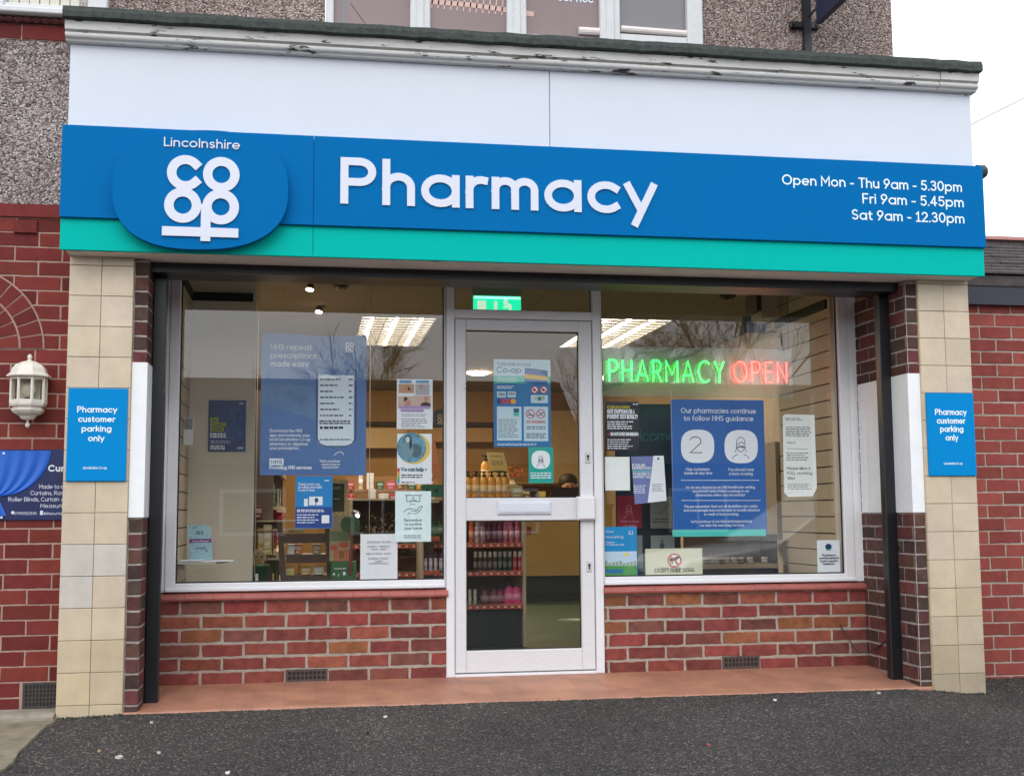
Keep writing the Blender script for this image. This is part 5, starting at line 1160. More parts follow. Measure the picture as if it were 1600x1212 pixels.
# alarm box, wall speaker right
y = 1.52; g = MB(); X, Z = W(1244, 531, y); g.bbox(X-.04, 4.331, y, y+.03, Z-.045, Z+.055, .012); tag(g.build('alarm_sounder', mat('alarm_red', (.35, .015, .05), .3), origin=(X, y, Z)), 'dark red alarm box beside the right end of the neon sign', 'alarm')
y = 1.45; BX = thing('wall_cabinet', (4.1, y, 2.2), 'white ceiling cabinet with dark side hanging behind the right window', 'cabinet')
g = MB(); prect(g, 1190, 452, 1214, 497, y, 0, .2); g.build('body', mat('cabinet_cream', (.42, .38, .32), .6), BX); g = MB(); prect(g, 1182, 457, 1190, 485, y, 0, .2); g.build('dark_side', mat('cabinet_dark', (.03, .03, .03), .5), BX)
y = 2.3; poster('hanging_notice', 1161, 494, 1196, 520, y, mat('notice_blue', (.02, .05, .10), .4), 'dark blue notice hanging high up behind the right end of the neon sign', 'notice')
# leaflet holder on the slatted board
y = .95; X, Z = W(285, 694, y); X = .468
HL = thing('leaflet_holder', (X+.03, y, Z), 'small white leaflet holder fixed to the slatted board at the left window edge', 'leaflet holder')
g = MB(); g.box(X, X+.055, y, y+.012, Z, Z+.085); g.box(X, X+.055, y+.05, y+.055, Z, Z+.16); g.box(X, X+.004, y+.012, y+.05, Z, Z+.09); g.box(X+.051, X+.055, y+.012, y+.05, Z, Z+.09); g.box(X, X+.055, y, y+.055, Z-.004, Z); g.build('tray', mat('holder_white', (.6, .6, .58), .4), HL)
g = MB(); g.box(X+.008, X+.024, y+.02, y+.03, Z+.001, Z+.155); g.box(X+.03, X+.046, y+.02, y+.03, Z+.001, Z+.150); g.build('leaflet', cmat((120, 130, 130), .5), HL)
# shelf with booklets in the left window corner
y = .90; GS = thing('glass_shelf', (.55, y, W(320, 876, y)[1]), 'small cream shelf on the slatted board in the left window corner', 'shelf')
xa, z = W(275, 877, y); xb, _ = W(345, 876, y); g = MB(); g.extr([(.463, .78), (xb-.02, .80), (xb+.03, 1.0), (.463, 1.02)], z-.012, z, 0, 'z'); g.box(.463, .50, .84, .86, z-.05, z-.013); g.build('board', mat('shelf_cream', (.48, .44, .38), .5), GS)
xa, _ = W(276, 872, .83); 
g = MB(); g.box(.47, xb+.07, .80, .98, z+.0005, z+.004); g.box(.48, .60, .79, .86, z+.0045, z+.012); tag(g.build('paper_leaflets', cmat((225, 230, 235), .5), origin=(.55, .85, z)), 'pile of white leaflets lying on the small shelf in the left window corner', 'leaflets')
yb2 = .90; a = W(297, 870, yb2); b = W(332, 870, yb2); t = W(294.5, 820, yb2); q = W(327, 820, yb2)
g = MB(); P = [(a[0], z+.005), (b[0], z+.005), (q[0]+.008, t[1]-.012), (q[0]-.01, t[1]), (t[0]+.004, t[1]), (t[0]-.004, t[1]-.006)]; g.extr([(p, r) for p, r in P], yb2, yb2+.006, 0, 'y')
BK = tag(g.build('booklet', mat('booklet_blue', (.32, .52, .60), .5), origin=(a[0], yb2, z)), 'pale blue booklet with a purple band standing on the small corner shelf', 'booklet')
g = MB(); prect(g, 295.6, 841.5, 330, 847.5, yb2-.0008); g.build('purple_band', cmat((110, 40, 120)), BK)
text('lettering', BK, [('Cystic Disease', 300, 846.5, 326, 3, .16)], C_W, yb2-.0012)
random.seed(8); g = MB()
for k in range(46):
    px, py = random.choice(((random.uniform(296, 303), random.uniform(822, 868)), (random.uniform(322, 329), random.uniform(828, 868)), (random.uniform(300, 325), random.uniform(850, 868)), (random.uniform(298, 320), random.uniform(821, 826)))); pell(g, px, py, random.uniform(.4, 1), random.uniform(.4, 1), yb2-.0006, 0, 8)
greek(g, 306, 829, 320, 835, 2, yb2-.0006); greek(g, 306, 854, 320, 858, 2, yb2-.0006); g.build('leaf_pattern', cmat((40, 80, 95)), BK)

ORD = ['first', 'second', 'third', 'fourth', 'fifth', 'sixth', 'seventh', 'eighth', 'ninth', 'tenth']+['%dth' % i for i in range(11, 60)]
# ---- product prototypes ----
def shade(c, f): return tuple(min(1, q*f) for q in c)
BOT = {}
def lbl(loc, text_, cat, group, name, parts):
    o = thing(name, loc, text_, cat, group)
    return o
def bottle_proto(kind, col, cap):
    key = (kind, col, cap)
    if key in BOT: return BOT[key]
    h, r = {'pump': (.19, .034), 'slim': (.20, .021), 'squat': (.15, .040), 'tub': (.07, .035), 'box': (.16, .03)}[kind]
    g = MB()
    if kind == 'pump': pr = [(r*.9, 0), (r, .006), (r, h*.62), (r*.9, h*.72), (r*.45, h*.80), (r*.42, h*.82)]
    elif kind == 'slim': pr = [(r*.9, 0), (r, .005), (r, h*.66), (r*.9, h*.72), (r*.86, h*.72)]
    elif kind == 'squat': pr = [(r*.85, 0), (r, .01), (r, h*.55), (r*.75, h*.72), (r*.38, h*.80), (r*.36, h*.84)]
    else: pr = [(r*.92, 0), (r, .006), (r, h*.7), (r*.95, h*.72)]
    g.lathe(pr, (0, 0, 0), 14, 0, 1, .72); me_b = g.build('body', cmat(col, .35), None, True)
    g = MB(); z0 = pr[-1][1]
    if kind == 'pump': g.lathe([(r*.46, z0), (r*.46, z0+.012), (.006, z0+.014), (.006, z0+.030), (.016, z0+.030), (.016, z0+.040)], (0, 0, 0), 10); g.box(-.03, .004, -.006, .006, z0+.032, z0+.039)
    else: g.lathe([(pr[-1][0]*1.03, z0), (pr[-1][0]*1.03, h-.004), (pr[-1][0]*.9, h)], (0, 0, 0), 12)
    me_c = g.build('cap', cmat(cap, .4))
    g = MB(); g.lathe([(r*1.012, h*.18), (r*1.012, h*.50)], (0, 0, 0), 14, 0, 1, .73); me_l = g.build('label', cmat(tuple(int(min(255, v*.55+105)) for v in col), .5), None, True)
    data = [(o.name.split('.')[0], o.data) for o in (me_b, me_c, me_l)]
    for o in (me_b, me_c, me_l): bpy.data.objects.remove(o)
    BOT[key] = data; return data
def bottle(kind, col, cap, loc, label, group, name='bottle', cat='bottle', s=1):
    o = thing(name, loc, label, cat, group); o.scale = (s, s, s)
    for n_, me in bottle_proto(kind, col, cap):
        c = bpy.data.objects.new(n_, me); COL.objects.link(c); c.parent = o
    return o
BXP = {}
def carton(w_, d_, h_, col, loc, label, group, rot=0):
    key = (w_, d_, h_, col)
    if key not in BXP:
        g = MB(); g.bbox(-w_/2, w_/2, -d_/2, d_/2, 0, h_, .002, 0); o1 = g.build('box', cmat(col, .5))
        g = MB(); g.box(-w_*.38, w_*.38, -d_/2-.001, -d_/2-.0002, h_*.45, h_*.8); g.box(-w_*.3, w_*.2, -d_/2-.001, -d_/2-.0002, h_*.15, h_*.28); o2 = g.build('printed_label', cmat(tuple(int(min(255, v*.4+150)) for v in col), .5))
        BXP[key] = (o1.data, o2.data); bpy.data.objects.remove(o1); bpy.data.objects.remove(o2)
    o = thing('carton', loc, label, 'carton', group); o.rotation_euler[2] = rot
    for n_, me in zip(('box', 'printed_label'), BXP[key]): c = bpy.data.objects.new(n_, me); COL.objects.link(c); c.parent = o
    return o
M_SHW = mat('shelf_beige', (.50, .40, .27), .5, var=.05); M_SHB = mat('shelf_back', (.16, .12, .09), .7); M_STRIP = mat('price_strip_red', (.50, .07, .03), .4); M_TICK = mat('price_ticket', (.75, .66, .55), .5)
# centre gondola seen through the door
yg = 2.05; xl = 1.45; xr = W(822, 900, yg)[0]
GD = thing('shelf_unit', ((xl+xr)/2, yg, 0), 'beige shelf unit with red price strips seen through the lower door glass', 'shelf unit')
zs = [W(780, py, yg)[1] for py in (848, 892, 944)]; ztop = W(760, 778, yg)[1]
g = MB(); g.box(xr-.022, xr, yg, yg+.45, 0, ztop); g.box(xl, xl+.02, yg, yg+.45, 0, ztop); g.build('side_panel', M_SHW, GD)
g = MB(); g.box(xl+.02, xr-.022, yg+.43, yg+.45, .1, ztop); g.build('back_panel', M_SHB, GD)
for z in [ztop]+zs:
    g = MB(); g.box(xl+.02, xr-.022, yg+.004, yg+.43, z-.012, z); g.build('shelf', M_SHW, GD)
g = MB()
for z in zs: g.box(xl+.02, xr-.022, yg-.004, yg+.003, z-.030, z-.001)
g.build('price_strip', M_STRIP, GD)
g = MB()
for z in zs:
    x = xl+.04
    while x < xr-.05: g.box(x, x+.016, yg-.0055, yg-.0042, z-.022, z-.009); x += .048
g.build('price_ticket', M_TICK, GD)
g = MB(); g.box(xl+.02, xr-.03, yg+.05, yg+.06, 0, zs[-1]-.031); g.build('plinth', mat('plinth_dark', (.012, .02, .025), .5), GD)
random.seed(14)
x = W(736, 770, yg)[0]; k = 0
for i, px in enumerate((738, 750.5, 763, 775, 787, 796)):
    bottle('pump', (235, 165, 70), (40, 25, 20), (W(px-5, 770, yg)[0], yg+.05, ztop), ORD[i]+' amber bottle with dark cap from the left in the row behind the door', 'amber bottles on the top shelf', s=.95)
bottle('pump', (240, 175, 80), (40, 25, 20), (W(758, 740, yg+.25)[0], yg+.22, W(758, 750, yg+.22)[1]-.02), 'amber bottle standing raised behind the front row, left of the tilted yellow notice', None)
rowA = [((215, 95, 40), (200, 90, 40)), ((190, 150, 150), (150, 110, 110)), ((170, 120, 130), (120, 60, 80)), ((110, 25, 60), (90, 20, 50)), ((110, 25, 60), (90, 20, 50)), ((110, 30, 70), (90, 20, 50)), ((185, 80, 110), (170, 60, 90)), ((190, 90, 115), (170, 60, 90)), ((195, 95, 120), (180, 70, 100))]
nm = {0: 'orange', 1: 'greyish pink', 2: 'dusky pink', 3: 'dark purple', 4: 'dark purple', 5: 'dark purple', 6: 'rose pink', 7: 'rose pink', 8: 'rose pink'}
px = 738
for i, (c, cp) in enumerate(rowA): bottle('slim', c, cp, (W(px+i*9, 840, yg)[0], yg+.05, zs[0]), nm[i]+' bottle, '+ORD[i]+' from the left on the upper red stripped shelf', 'bottles on the upper red stripped shelf', s=.80)
px = 744
for i in range(10):
    c, cp, nm_ = ((70, 60, 50), (200, 195, 180), 'dark bottle with pale cap') if i < 5 else (((30, 70, 50), (180, 180, 170), 'dark green bottle with pale cap') if i < 8 else ((200, 50, 60), (225, 200, 190), 'red bottle with pale cap'))
    bottle('slim', c, cp, (W(px+i*7.8, 885, yg)[0], yg+.05, zs[1]), nm_+', '+ORD[i]+' from the left, middle red stripped shelf', 'bottles on the middle red stripped shelf', s=.66)
for i, (px, kind, c, cp, nm_, s) in enumerate(((736, 'slim', (205, 205, 185), (225, 220, 210), 'cream slim bottle', .5), (744, 'slim', (205, 205, 185), (225, 220, 210), 'cream slim bottle', .5), (760, 'squat', (120, 60, 55), (30, 15, 15), 'dark red squat bottle', .8), (774, 'squat', (125, 60, 60), (30, 15, 15), 'dark red squat bottle', .8), (784, 'squat', (120, 35, 70), (40, 15, 20), 'plum squat bottle', .8), (798, 'squat', (225, 60, 130), (60, 20, 35), 'bright pink squat bottle', .95), (809, 'squat', (225, 60, 130), (60, 20, 35), 'bright pink squat bottle', .95))):
    bottle(kind, c, cp, (W(px, 938, yg)[0], yg+.06, zs[2]), nm_+', '+ORD[i]+' from the left, lowest red stripped shelf', 'bottles on the lowest red stripped shelf', s=s)
# tilted yellow notice, basket and cartons on top of the gondola
y = yg+.12; g = MB(); Q = [W(*q, y) for q in ((760, 706), (787, 707), (796, 742), (797, 760), (772, 760), (768, 748))]; g.extr(Q, y, y+.003, 0, 'y')
YN = tag(g.build('yellow_notice', cmat((225, 195, 120), .6), origin=(Q[0][0], y, ztop)), 'tilted yellow printed notice standing among the amber bottles behind the door', 'notice')
g = MB(); greek(g, 766, 711, 785, 714, 2, y-.0008, 0, .4, .1); greek(g, 768, 719, 787, 727, 3, y-.0008, 0, .35); greek(g, 771, 734, 789, 737, 1, y-.0008, 0, .5); g.build('small_print', cmat((90, 70, 50)), YN)
M_TISS = mat('crumpled_tissue', (.72, .60, .36), .8, bump=.6, bs=40)
g = MB(); random.seed(3); X, Z = W(797, 760, y); N = 9
for i in range(N+1):
    for j in range(N+1):
        u, v = i/N, j/N; xx = X-.10+.24*u; hh = .012+.13*math.exp(-((u-.45)**2*8+(v-.5)**2*5))*(1)+random.uniform(-.012, .012); g.v.append((xx, yg+.06+.28*v, ztop+max(hh, .003)))
for i in range(N):
    for j in range(N): k = i*(N+1)+j; g.fidx([k, k+N+1, k+N+2, k+1])
tag(g.build('tissue_paper', M_TISS, origin=(X, y, ztop)), 'crumpled yellow tissue paper on top of the shelf unit behind the door', 'tissue paper')
carton(.075, .06, .085, (190, 170, 110), (W(809, 770, yg)[0], yg+.05, ztop), 'pale square carton at the right end of the amber bottle row', None)
def flower(x, y, z, cols, n, sp, label, name='flower_bunch'):
    g = MB(); mats_ = [cmat(c, .8) for c in cols]
    for i in range(n):
        a = [random.uniform(-1, 1) for _ in range(3)]; px, py, pz = x+a[0]*sp, y+a[1]*sp*.6, z+sp*.5+a[2]*sp*.5; r = random.uniform(.006, .014); mi = random.randrange(len(cols))
        k = len(g.v); nn = 6; tx, ty = random.uniform(-.6, .6), random.uniform(-.6, .6)
        for j in range(nn): t = j*2*math.pi/nn; rr = r*(1 if j % 2 else .55); g.v.append((px+rr*math.cos(t), py+rr*tx*math.sin(t), pz+rr*math.sin(t)+rr*ty*.3*math.cos(t)))
        g.fidx([k+j for j in range(nn)], mi)
    return tag(g.build(name, mats_, origin=(x, y, z)), label, 'flowers')
flower(*[W(805, 730, 2.5)[0], 2.5, W(805, 745, 2.5)[1]], [(220, 110, 60), (190, 80, 50), (150, 110, 60), (225, 160, 90)], 90, .07, 'orange dried flower bunch behind the tissue paper, seen through the door')
flower(*[W(752, 745, 2.5)[0], 2.5, W(752, 752, 2.5)[1]], [(110, 80, 40), (190, 150, 100), (70, 90, 50)], 80, .07, 'brown and cream dried flower bunch behind the amber bottles')
# counter and till
yc = 6.1; CT = thing('shop_counter', (3.0, yc, 0), 'plain tan shop counter with dark plinth seen through the lower door glass', 'counter')
xa = W(700, 880, yc)[0]; zt_ = W(860, 792, yc)[1]; zk = W(860, 899, yc)[1]
g = MB(); g.box(xa, 4.3, yc, yc+.6, zk, zt_); g.box(xa-.01, 4.32, yc-.015, yc+.62, zt_, zt_+.03); g.build('body', mat('counter_tan', (.44, .29, .10), .55, var=.04), CT)
g = MB(); g.box(xa+.03, 4.28, yc+.05, yc+.06, 0, zk); g.build('plinth', mat('plinth_dark'), CT)
g = MB(); prect(g, 823, 822, 830, 834, yc-.016); g.build('red_label', cmat((140, 30, 40)), CT)
y = 5.75; SC = thing('till_screen', (W(885, 770, y)[0], y+.3, zt_+.03), 'black till screen on the counter in front of the seated person', 'screen')
g = MB(); prect(g, 861, 761, 910, 790, y+.31, 0, .03); g.build('screen', mat('screen_black', (.010, .010, .010), .3), SC); g = MB(); X, Z = W(885, 790, y+.33); g.box(X-.08, X+.08, y+.32, y+.45, zt_+.031, zt_+.045); g.box(X-.02, X+.02, y+.345, y+.37, zt_+.045, zt_+.10); g.build('stand', mat('screen_black'), SC)
# person behind the till: only hair and brow show above the screen
yp = 6.75; hx, hz = W(887, 757, yp)
pm = bpy.data.meshes.new('person'); po = bpy.data.objects.new('person', pm); COL.objects.link(po)
bm = bmesh.new()
J = {'pel': (0, 0, -.62, .13), 'wst': (0, 0, -.42, .115), 'chs': (0, -.01, -.22, .135), 'nck': (0, -.02, -.075, .055), 'chn': (0, -.04, .0, .062), 'hd': (0, -.04, .075, .078), 'top': (0, -.03, .135, .05), 'sl': (-.17, 0, -.17, .055), 'el': (-.21, -.08, -.40, .04), 'hl': (-.10, -.30, -.45, .03), 'sr': (.17, 0, -.17, .055), 'er': (.21, -.08, -.40, .04), 'hr': (.10, -.30, -.45, .03)}
vv = {k: bm.verts.new(v[:3]) for k, v in J.items()}
for a, b in (('pel', 'wst'), ('wst', 'chs'), ('chs', 'nck'), ('nck', 'chn'), ('chn', 'hd'), ('hd', 'top'), ('chs', 'sl'), ('sl', 'el'), ('el', 'hl'), ('chs', 'sr'), ('sr', 'er'), ('er', 'hr')): bm.edges.new((vv[a], vv[b]))
bm.to_mesh(pm); bm.free(); md = po.modifiers.new('skin', 'SKIN')
for i, k in enumerate(J): r = J[k][3]; pm.skin_vertices[0].data[i].radius = (r, r*.85)
pm.skin_vertices[0].data[0].use_root = True; po.modifiers.new('sub', 'SUBSURF').levels = 2; po.modifiers['sub'].render_levels = 2
pm.materials.append(mat('dark_uniform', (.02, .03, .06), .8)); po.location = (hx, yp, hz-.06)
tag(po, 'person with short dark hair behind the till screen, only the top of the head visible', 'person')
g = MB(); random.seed(2)
g.lathe([(.075, .045), (.095, .06), (.104, .085), (.102, .115), (.090, .145), (.066, .168), (.035, .180), (.004, .183)], (hx, yp-.02, hz-.06), 20); g.build('hair', mat('dark_hair', (.014, .010, .008), .6, bump=.8, bs=120), po, True)
g = MB(); g.lathe([(.040, -.035), (.058, -.01), (.070, .02), (.078, .05), (.078, .075), (.06, .09)], (hx, yp-.045, hz-.06), 18); 
for q in (-1, 1): g.lathe([(.004, .036), (.011, .041), (.011, .048), (.004, .052)], (hx+q*.028, yp-.118, hz-.06), 8, 1)
g.box(hx-.008, hx+.008, yp-.13, yp-.10, hz-.045, hz-.015); g.build('face', [mat('skin', (.42, .24, .16), .5), cmat((30, 20, 18))], po, True)
# back wall shelving (warm, far)
for i, (xa, xb, lab) in enumerate(((1.66, 2.3, 'wooden dispensary shelving against the back wall, left of the door view'), (2.95, 4.3, 'wooden dispensary shelving against the back wall, right of the door view'))):
    o = thing('wall_shelving', ((xa+xb)/2, 8.4, 0), lab, 'shelving', 'dispensary shelving')
    g = MB()
    for z in (.35, .65, .95, 1.25): g.box(xa, xb, 8.2, 8.55, z, z+.02)
    g.box(xa-.02, xa, 8.2, 8.55, 0, 1.30); g.box(xb, xb+.02, 8.2, 8.55, 0, 1.30); g.build('frame', mat('warm_oak', (.30, .18, .07), .6, var=.15), o)
    g = MB(); random.seed(5+i)
    for z in (.37, .67, .97):
        x = xa+.02
        while x < xb-.08: w_ = random.uniform(.03, .09); h_ = random.uniform(.08, .2); g.box(x, x+w_-.006, 8.24, 8.4, z+.001, z+h_, random.randrange(5)); x += w_
    tag(g.build('medicine_packs', [cmat(c, .6) for c in ((200, 180, 150), (170, 90, 60), (120, 130, 150), (215, 200, 120), (90, 70, 60))], o), kind='stuff')
# left shelving along the wall
LS = thing('wall_shelves', (.5, 2.8, 0), 'beige product shelves receding along the left shop wall behind the display board', 'shelves')
g = MB(); ya, yb_ = 1.65, 4.6; xo = .98
lv = [.14, .38, .66, .95, 1.22, 1.46]
for z in lv: g.box(.36, xo, ya, yb_, z-.018, z); g.box(xo, xo+.012, ya, yb_, z-.035, z+.006)
g.build('shelf', M_SHW, LS); g = MB(); g.box(.351, .36, ya, yb_, 0, 1.7)
for yy in (ya, 2.65, 3.65, yb_): g.box(.36, xo-.02, yy-.01, yy+.01, 0, 1.68)
g.build('side_panel', M_SHB, LS)
random.seed(77); pal = [((215, 55, 40), 'red'), ((240, 140, 40), 'orange'), ((245, 235, 210), 'cream'), ((50, 130, 85), 'green'), ((245, 205, 60), 'yellow'), ((140, 110, 90), 'brown'), ((190, 195, 200), 'pale grey')]
ln = ['lowest', 'second lowest', 'third', 'fourth', 'fifth', 'top']
for li, z in enumerate(lv):
    yy = ya+.05; ct = 0
    while yy < 4.4:
        (c, cn) = random.choice(pal)
        n_ = random.randint(2, 4)
        for q in range(n_):
            if random.random() < .5: carton(.07, .05, .15, c, (xo-.06, yy+q*.085, z), cn+' carton, '+ORD[ct+q]+' from the front, '+ln[li]+' left wall shelf', 'products on the left wall shelves', rot=random.uniform(1.3, 1.7))
            else: bottle('slim', c, (230, 225, 215), (xo-.05, yy+q*.085, z), cn+' bottle, '+ORD[ct+q]+' from the front, '+ln[li]+' left wall shelf', 'products on the left wall shelves', s=.8)
        yy += n_*.085+random.uniform(.12, .5); ct += n_
# dark wooden stand in the left window
y = 1.15; WS = thing('wooden_stand', (W(480, 880, y)[0], y, 0), 'dark brown wooden display stand inside the left window', 'stand')
M_DW = mat('dark_stained_wood', (.055, .03, .018), .55, var=.3, vs=10)
g = MB()
for (a, b, c, d, w_) in ((437, 815, 446, 960, 9), (513, 825, 519, 960, 11)):
    P0 = W(a-w_/2, b, y); P1 = W(a+w_/2, b, y); P2 = W(c+w_/2, d, y); P3 = W(c-w_/2, d, y); g.extr([P3, P2, P1, P0], y, y+.05, 0, 'y')
g.build('leg', M_DW, WS)
g = MB(); 
for (t_, b_, x0_, x1_) in ((833, 848, 443, 512), (866, 879, 447, 513), (899, 910, 447, 514)): prect(g, x0_, t_, x1_, b_, y+.004, 0, .04)
for z in (W(480, 866, y)[1], W(480, 899, y)[1]): g.box(W(445, 870, y)[0], W(516, 870, y)[0], y+.01, y+.30, z-.012, z)
g.build('shelf', M_DW, WS)
X, Z = W(480, 898, 1.2)
for i, (px, c, lb_) in enumerate(((456, (230, 225, 210), 'cream'), (466, (200, 120, 60), 'orange'), (495, (160, 140, 100), 'beige'))): carton(.05, .05, .06, c, (W(px, 862, y+.1)[0], y+.1, W(480, 866, y)[1]+.0005), lb_+' small carton on the upper board of the dark wooden stand', 'cartons on the dark wooden stand')
for i, (px, c, lb_) in enumerate(((452, (215, 190, 90), 'yellow'), (478, (190, 150, 70), 'amber'), (498, (200, 195, 170), 'pale'))): carton(.06, .05, .05, c, (W(px, 895, y+.1)[0], y+.1, W(480, 899, y)[1]+.0005), lb_+' small carton on the lower board of the dark wooden stand', 'cartons on the dark wooden stand')
# green tubs with plants
def tub(px, py, y, r, label, plant=True):
    X, Z = W(px, py, y); o = thing('plant_pot', (X, y, Z), label, 'plant pot')
    g = MB(); g.lathe([(r*.75, 0), (r, .09), (r*1.07, .09), (r*1.07, .105), (r*.95, .105), (r*.9, .09)], (X, y, Z), 18); g.build('pot', mat('pot_green', (.03, .16, .07), .5), o, True)
    g = MB(); random.seed(int(px))
    for k in range(26):
        a = random.uniform(0, 6.28); l = random.uniform(.05, .12); t = random.uniform(.1, .7); x1, y1 = X+.6*r*math.cos(a)*random.random(), y+.6*r*math.sin(a); d = Vector((math.cos(a)*t, math.sin(a)*t, 1)).normalized(); w_ = .006
        g.face([(x1-w_, y1, Z+.095), (x1+w_, y1, Z+.095), tuple(Vector((x1, y1, Z+.095))+d*l)], k % 2)
    g.build('leaves', [cmat((90, 120, 50), .7), cmat((190, 180, 120), .7)] if plant else [cmat((180, 160, 120), .8), cmat((150, 120, 80), .8)], o)
tub(403, 908, 1.5, .065, 'green tub of dried filling at the bottom of the left window beside the display board', False); tub(422, 895, 1.7, .05, 'green pot with grassy leaves behind the green tub in the left window')
g = MB(); X, Z = W(401, 908, 1.4); g.tube([(X, 1.4, Z-.2), (X, 1.4, W(401, 896, 1.4)[1])], .009, 8); tag(g.build('blind_weight', C_W, origin=(X, 1.4, Z)), 'small white weight at the foot of the left hanging wire', 'weight')
flower(*[W(432, 805, 1.9)[0], 1.9, W(432, 812, 1.9)[1]], [(170, 25, 35), (200, 40, 50)], 60, .055, 'red fabric flowers beside the shelves in the left window')
for i, (px, py, w_, h_, c, lb_) in enumerate(((408, 846, .04, .17, (225, 185, 80), 'tall yellow carton in the left window beside the display board'), (418, 838, .05, .15, (225, 210, 170), 'tall cream carton with red print right of the yellow carton'), (404, 800, .05, .08, (120, 60, 60), 'dark red carton above the tall yellow carton'), (412, 862, .10, .035, (215, 195, 120), 'long flat yellow carton below the tall yellow carton'), (464, 828, .10, .03, (215, 195, 120), 'flat yellow carton at the right below the blue rapid tests poster'))):
    X, Z = W(px, py, 1.62); carton(w_, .05, h_, c, (X, 1.62, Z-h_*.5), lb_, None)
# upright racks that carry those cartons
g = MB(); 
for z in (W(408, 871, 1.62)[1], W(408, 826, 1.62)[1], W(408, 812, 1.62)[1]): g.box(.86, 1.15, 1.55, 1.75, z-.012, z-.002)
g.box(.87, .88, 1.74, 1.75, 0, 1.0); g.box(1.12, 1.13, 1.74, 1.75, 0, 1.0); tag(g.build('wire_rack', M_SHW, origin=(1, 1.62, 0)), 'narrow beige display rack between the display board and the wooden stand', 'rack')
# green framed board, green box, cardboard tree
y = 1.35; GB = thing('framed_board', (W(531, 775, y)[0], y, W(531, 804, y)[1]), 'dark green notice board with patterned cream frame behind the rapid tests poster', 'board')
g = MB(); prect(g, 505, 749, 543, 805, y, 0, .02); g.build('frame', mat('frame_cream', (.55, .42, .20), .6, var=.5, vs=60), GB); g = MB(); prect(g, 509, 755, 538, 799, y-.002, 0, .0015); g.build('green_panel', mat('panel_green', (.02, .05, .02), .6), GB)
g = MB(); greek(g, 521, 760, 534, 765, 2, y-.0028, 0, .4); greek(g, 521, 778, 534, 780, 1, y-.0028); g.build('small_print', cmat((190, 190, 150)), GB)
y = 1.0; CTR = thing('cardboard_tree', (W(549, 900, y)[0], y, W(549, 900, y)[1]), 'cardboard tree with round dark green crown and red brown trunk in the left window', 'display tree')
g = MB(); pell(g, 542, 819, 10, 12, y+.01, 0, 20, 2, .004); pell(g, 553, 819, 9.5, 14, y+.006, 0, 20, 2, .004); g.build('crown', mat('tree_green', (.022, .065, .015), .6, var=.4, vs=25), CTR)
g = MB(); P = [W(*q, y) for q in ((546, 830), (552, 830), (551, 850), (550.5, 898), (544.5, 898), (547.5, 850))]; g.extr(P[::-1], y+.012, y+.018, 0, 'y'); g.build('trunk', mat('tree_trunk', (.12, .025, .012), .6), CTR)
y = 1.02; GX = thing('display_box', (W(538, 905, y)[0], y, W(538, 905, y)[1]), 'dark green display box with white print at the foot of the cardboard tree', 'display box')
g = MB(); prect(g, 517, 877, 557, 905.5, y, 0, .12); g.build('box', mat('box_green', (.02, .11, .03), .5), GX)
text('lettering', GX, [('Our green gifts', 522, 889, 541, 2.6, .15)], C_W, y-.001); g = MB(); prect(g, 520.5, 895, 523, 898, y-.0012); prect(g, 536, 893, 540, 898, y-.0012); prect(g, 528.5, 896, 529.5, 900, y-.0012); g.build('white_mark', C_W, GX)
y = 1.12; g = MB(); prect(g, 515, 805, 549, 876, y+.02, 0, .004); CP = tag(g.build('card_backdrop', mat('card_tan', (.40, .31, .19), .7), origin=(1.4, y, .5)), 'tan card backdrop with pale green label and orange fruit print in the left window', 'card display')
g = MB(); prect(g, 516, 830, 546, 845, y+.019, 0); prect(g, 520, 862, 547, 876, y+.0188, 1); pell(g, 537, 851, 8, 4, y+.0186, 2); pell(g, 522, 855, 6, 4, y+.0184, 2); pell(g, 534, 866, 4.5, 6, y+.0182, 3)
for k in range(7): prect(g, 522+k*3.7, 858+(k*5 % 5), 524+k*3.7, 876, y+.018, 2)
g.build('printed_picture', [cmat((110, 130, 90)), cmat((180, 150, 110)), cmat((200, 80, 45)), cmat((60, 110, 50))], CP)
X, Z = W(560, 805, 1.3); g = MB(); g.tube([(X-.03, 1.32, Z+.02), (X, 1.29, Z)], .018, 10, 0, .022); o = tag(g.build('small_spotlight', mat('spot_bronze'), origin=(X, 1.3, Z)), 'tiny lit spotlight beside the crown of the cardboard tree', 'spotlight'); g = MB(); X, Z = W(558.5, 805.5, 1.27); g.lathe([(.002, -.012), (.010, -.006), (.012, 0), (.010, .006), (.002, .012)], (X, 1.27, Z), 10); g.build('lamp', M_SPOT, o)
# wooden display boxes & busy goods table between the poster and the door
random.seed(23); yt = 2.3
GT = thing('display_table', (1.75, yt, 0), 'stepped wooden goods table in the middle of the left window view', 'table')
g = MB(); xa, xb = W(545, 800, yt)[0], W(695, 800, yt)[0]
steps = [W(600, py, yt)[1] for py in (868, 826, 790, 762)]
for i, z in enumerate(steps): g.box(xa, xb+.02, yt+i*.16, yt+i*.16+.17, z-.02, z); g.box(xa, xb+.02, yt+i*.16+.155, yt+i*.16+.165, z, z+.1)
for x in (xa+.02, (xa+xb)/2, xb-.02): g.box(x-.015, x+.015, yt+.02, yt+.05, 0, steps[0]-.021); g.box(x-.015, x+.015, yt+.6, yt+.63, 0, steps[3]-.021)
g.box(xa, xb+.02, yt+.16, yt+.165, .05, steps[0]-.02)
g.build('top', mat('orange_wood', (.33, .17, .06), .55, var=.2, vs=8), GT)
pc = [((235, 215, 170), 'cream'), ((170, 45, 40), 'dark red'), ((50, 100, 60), 'dark green'), ((230, 160, 60), 'amber'), ((140, 100, 70), 'brown'), ((240, 235, 225), 'white'), ((200, 80, 110), 'pink')]
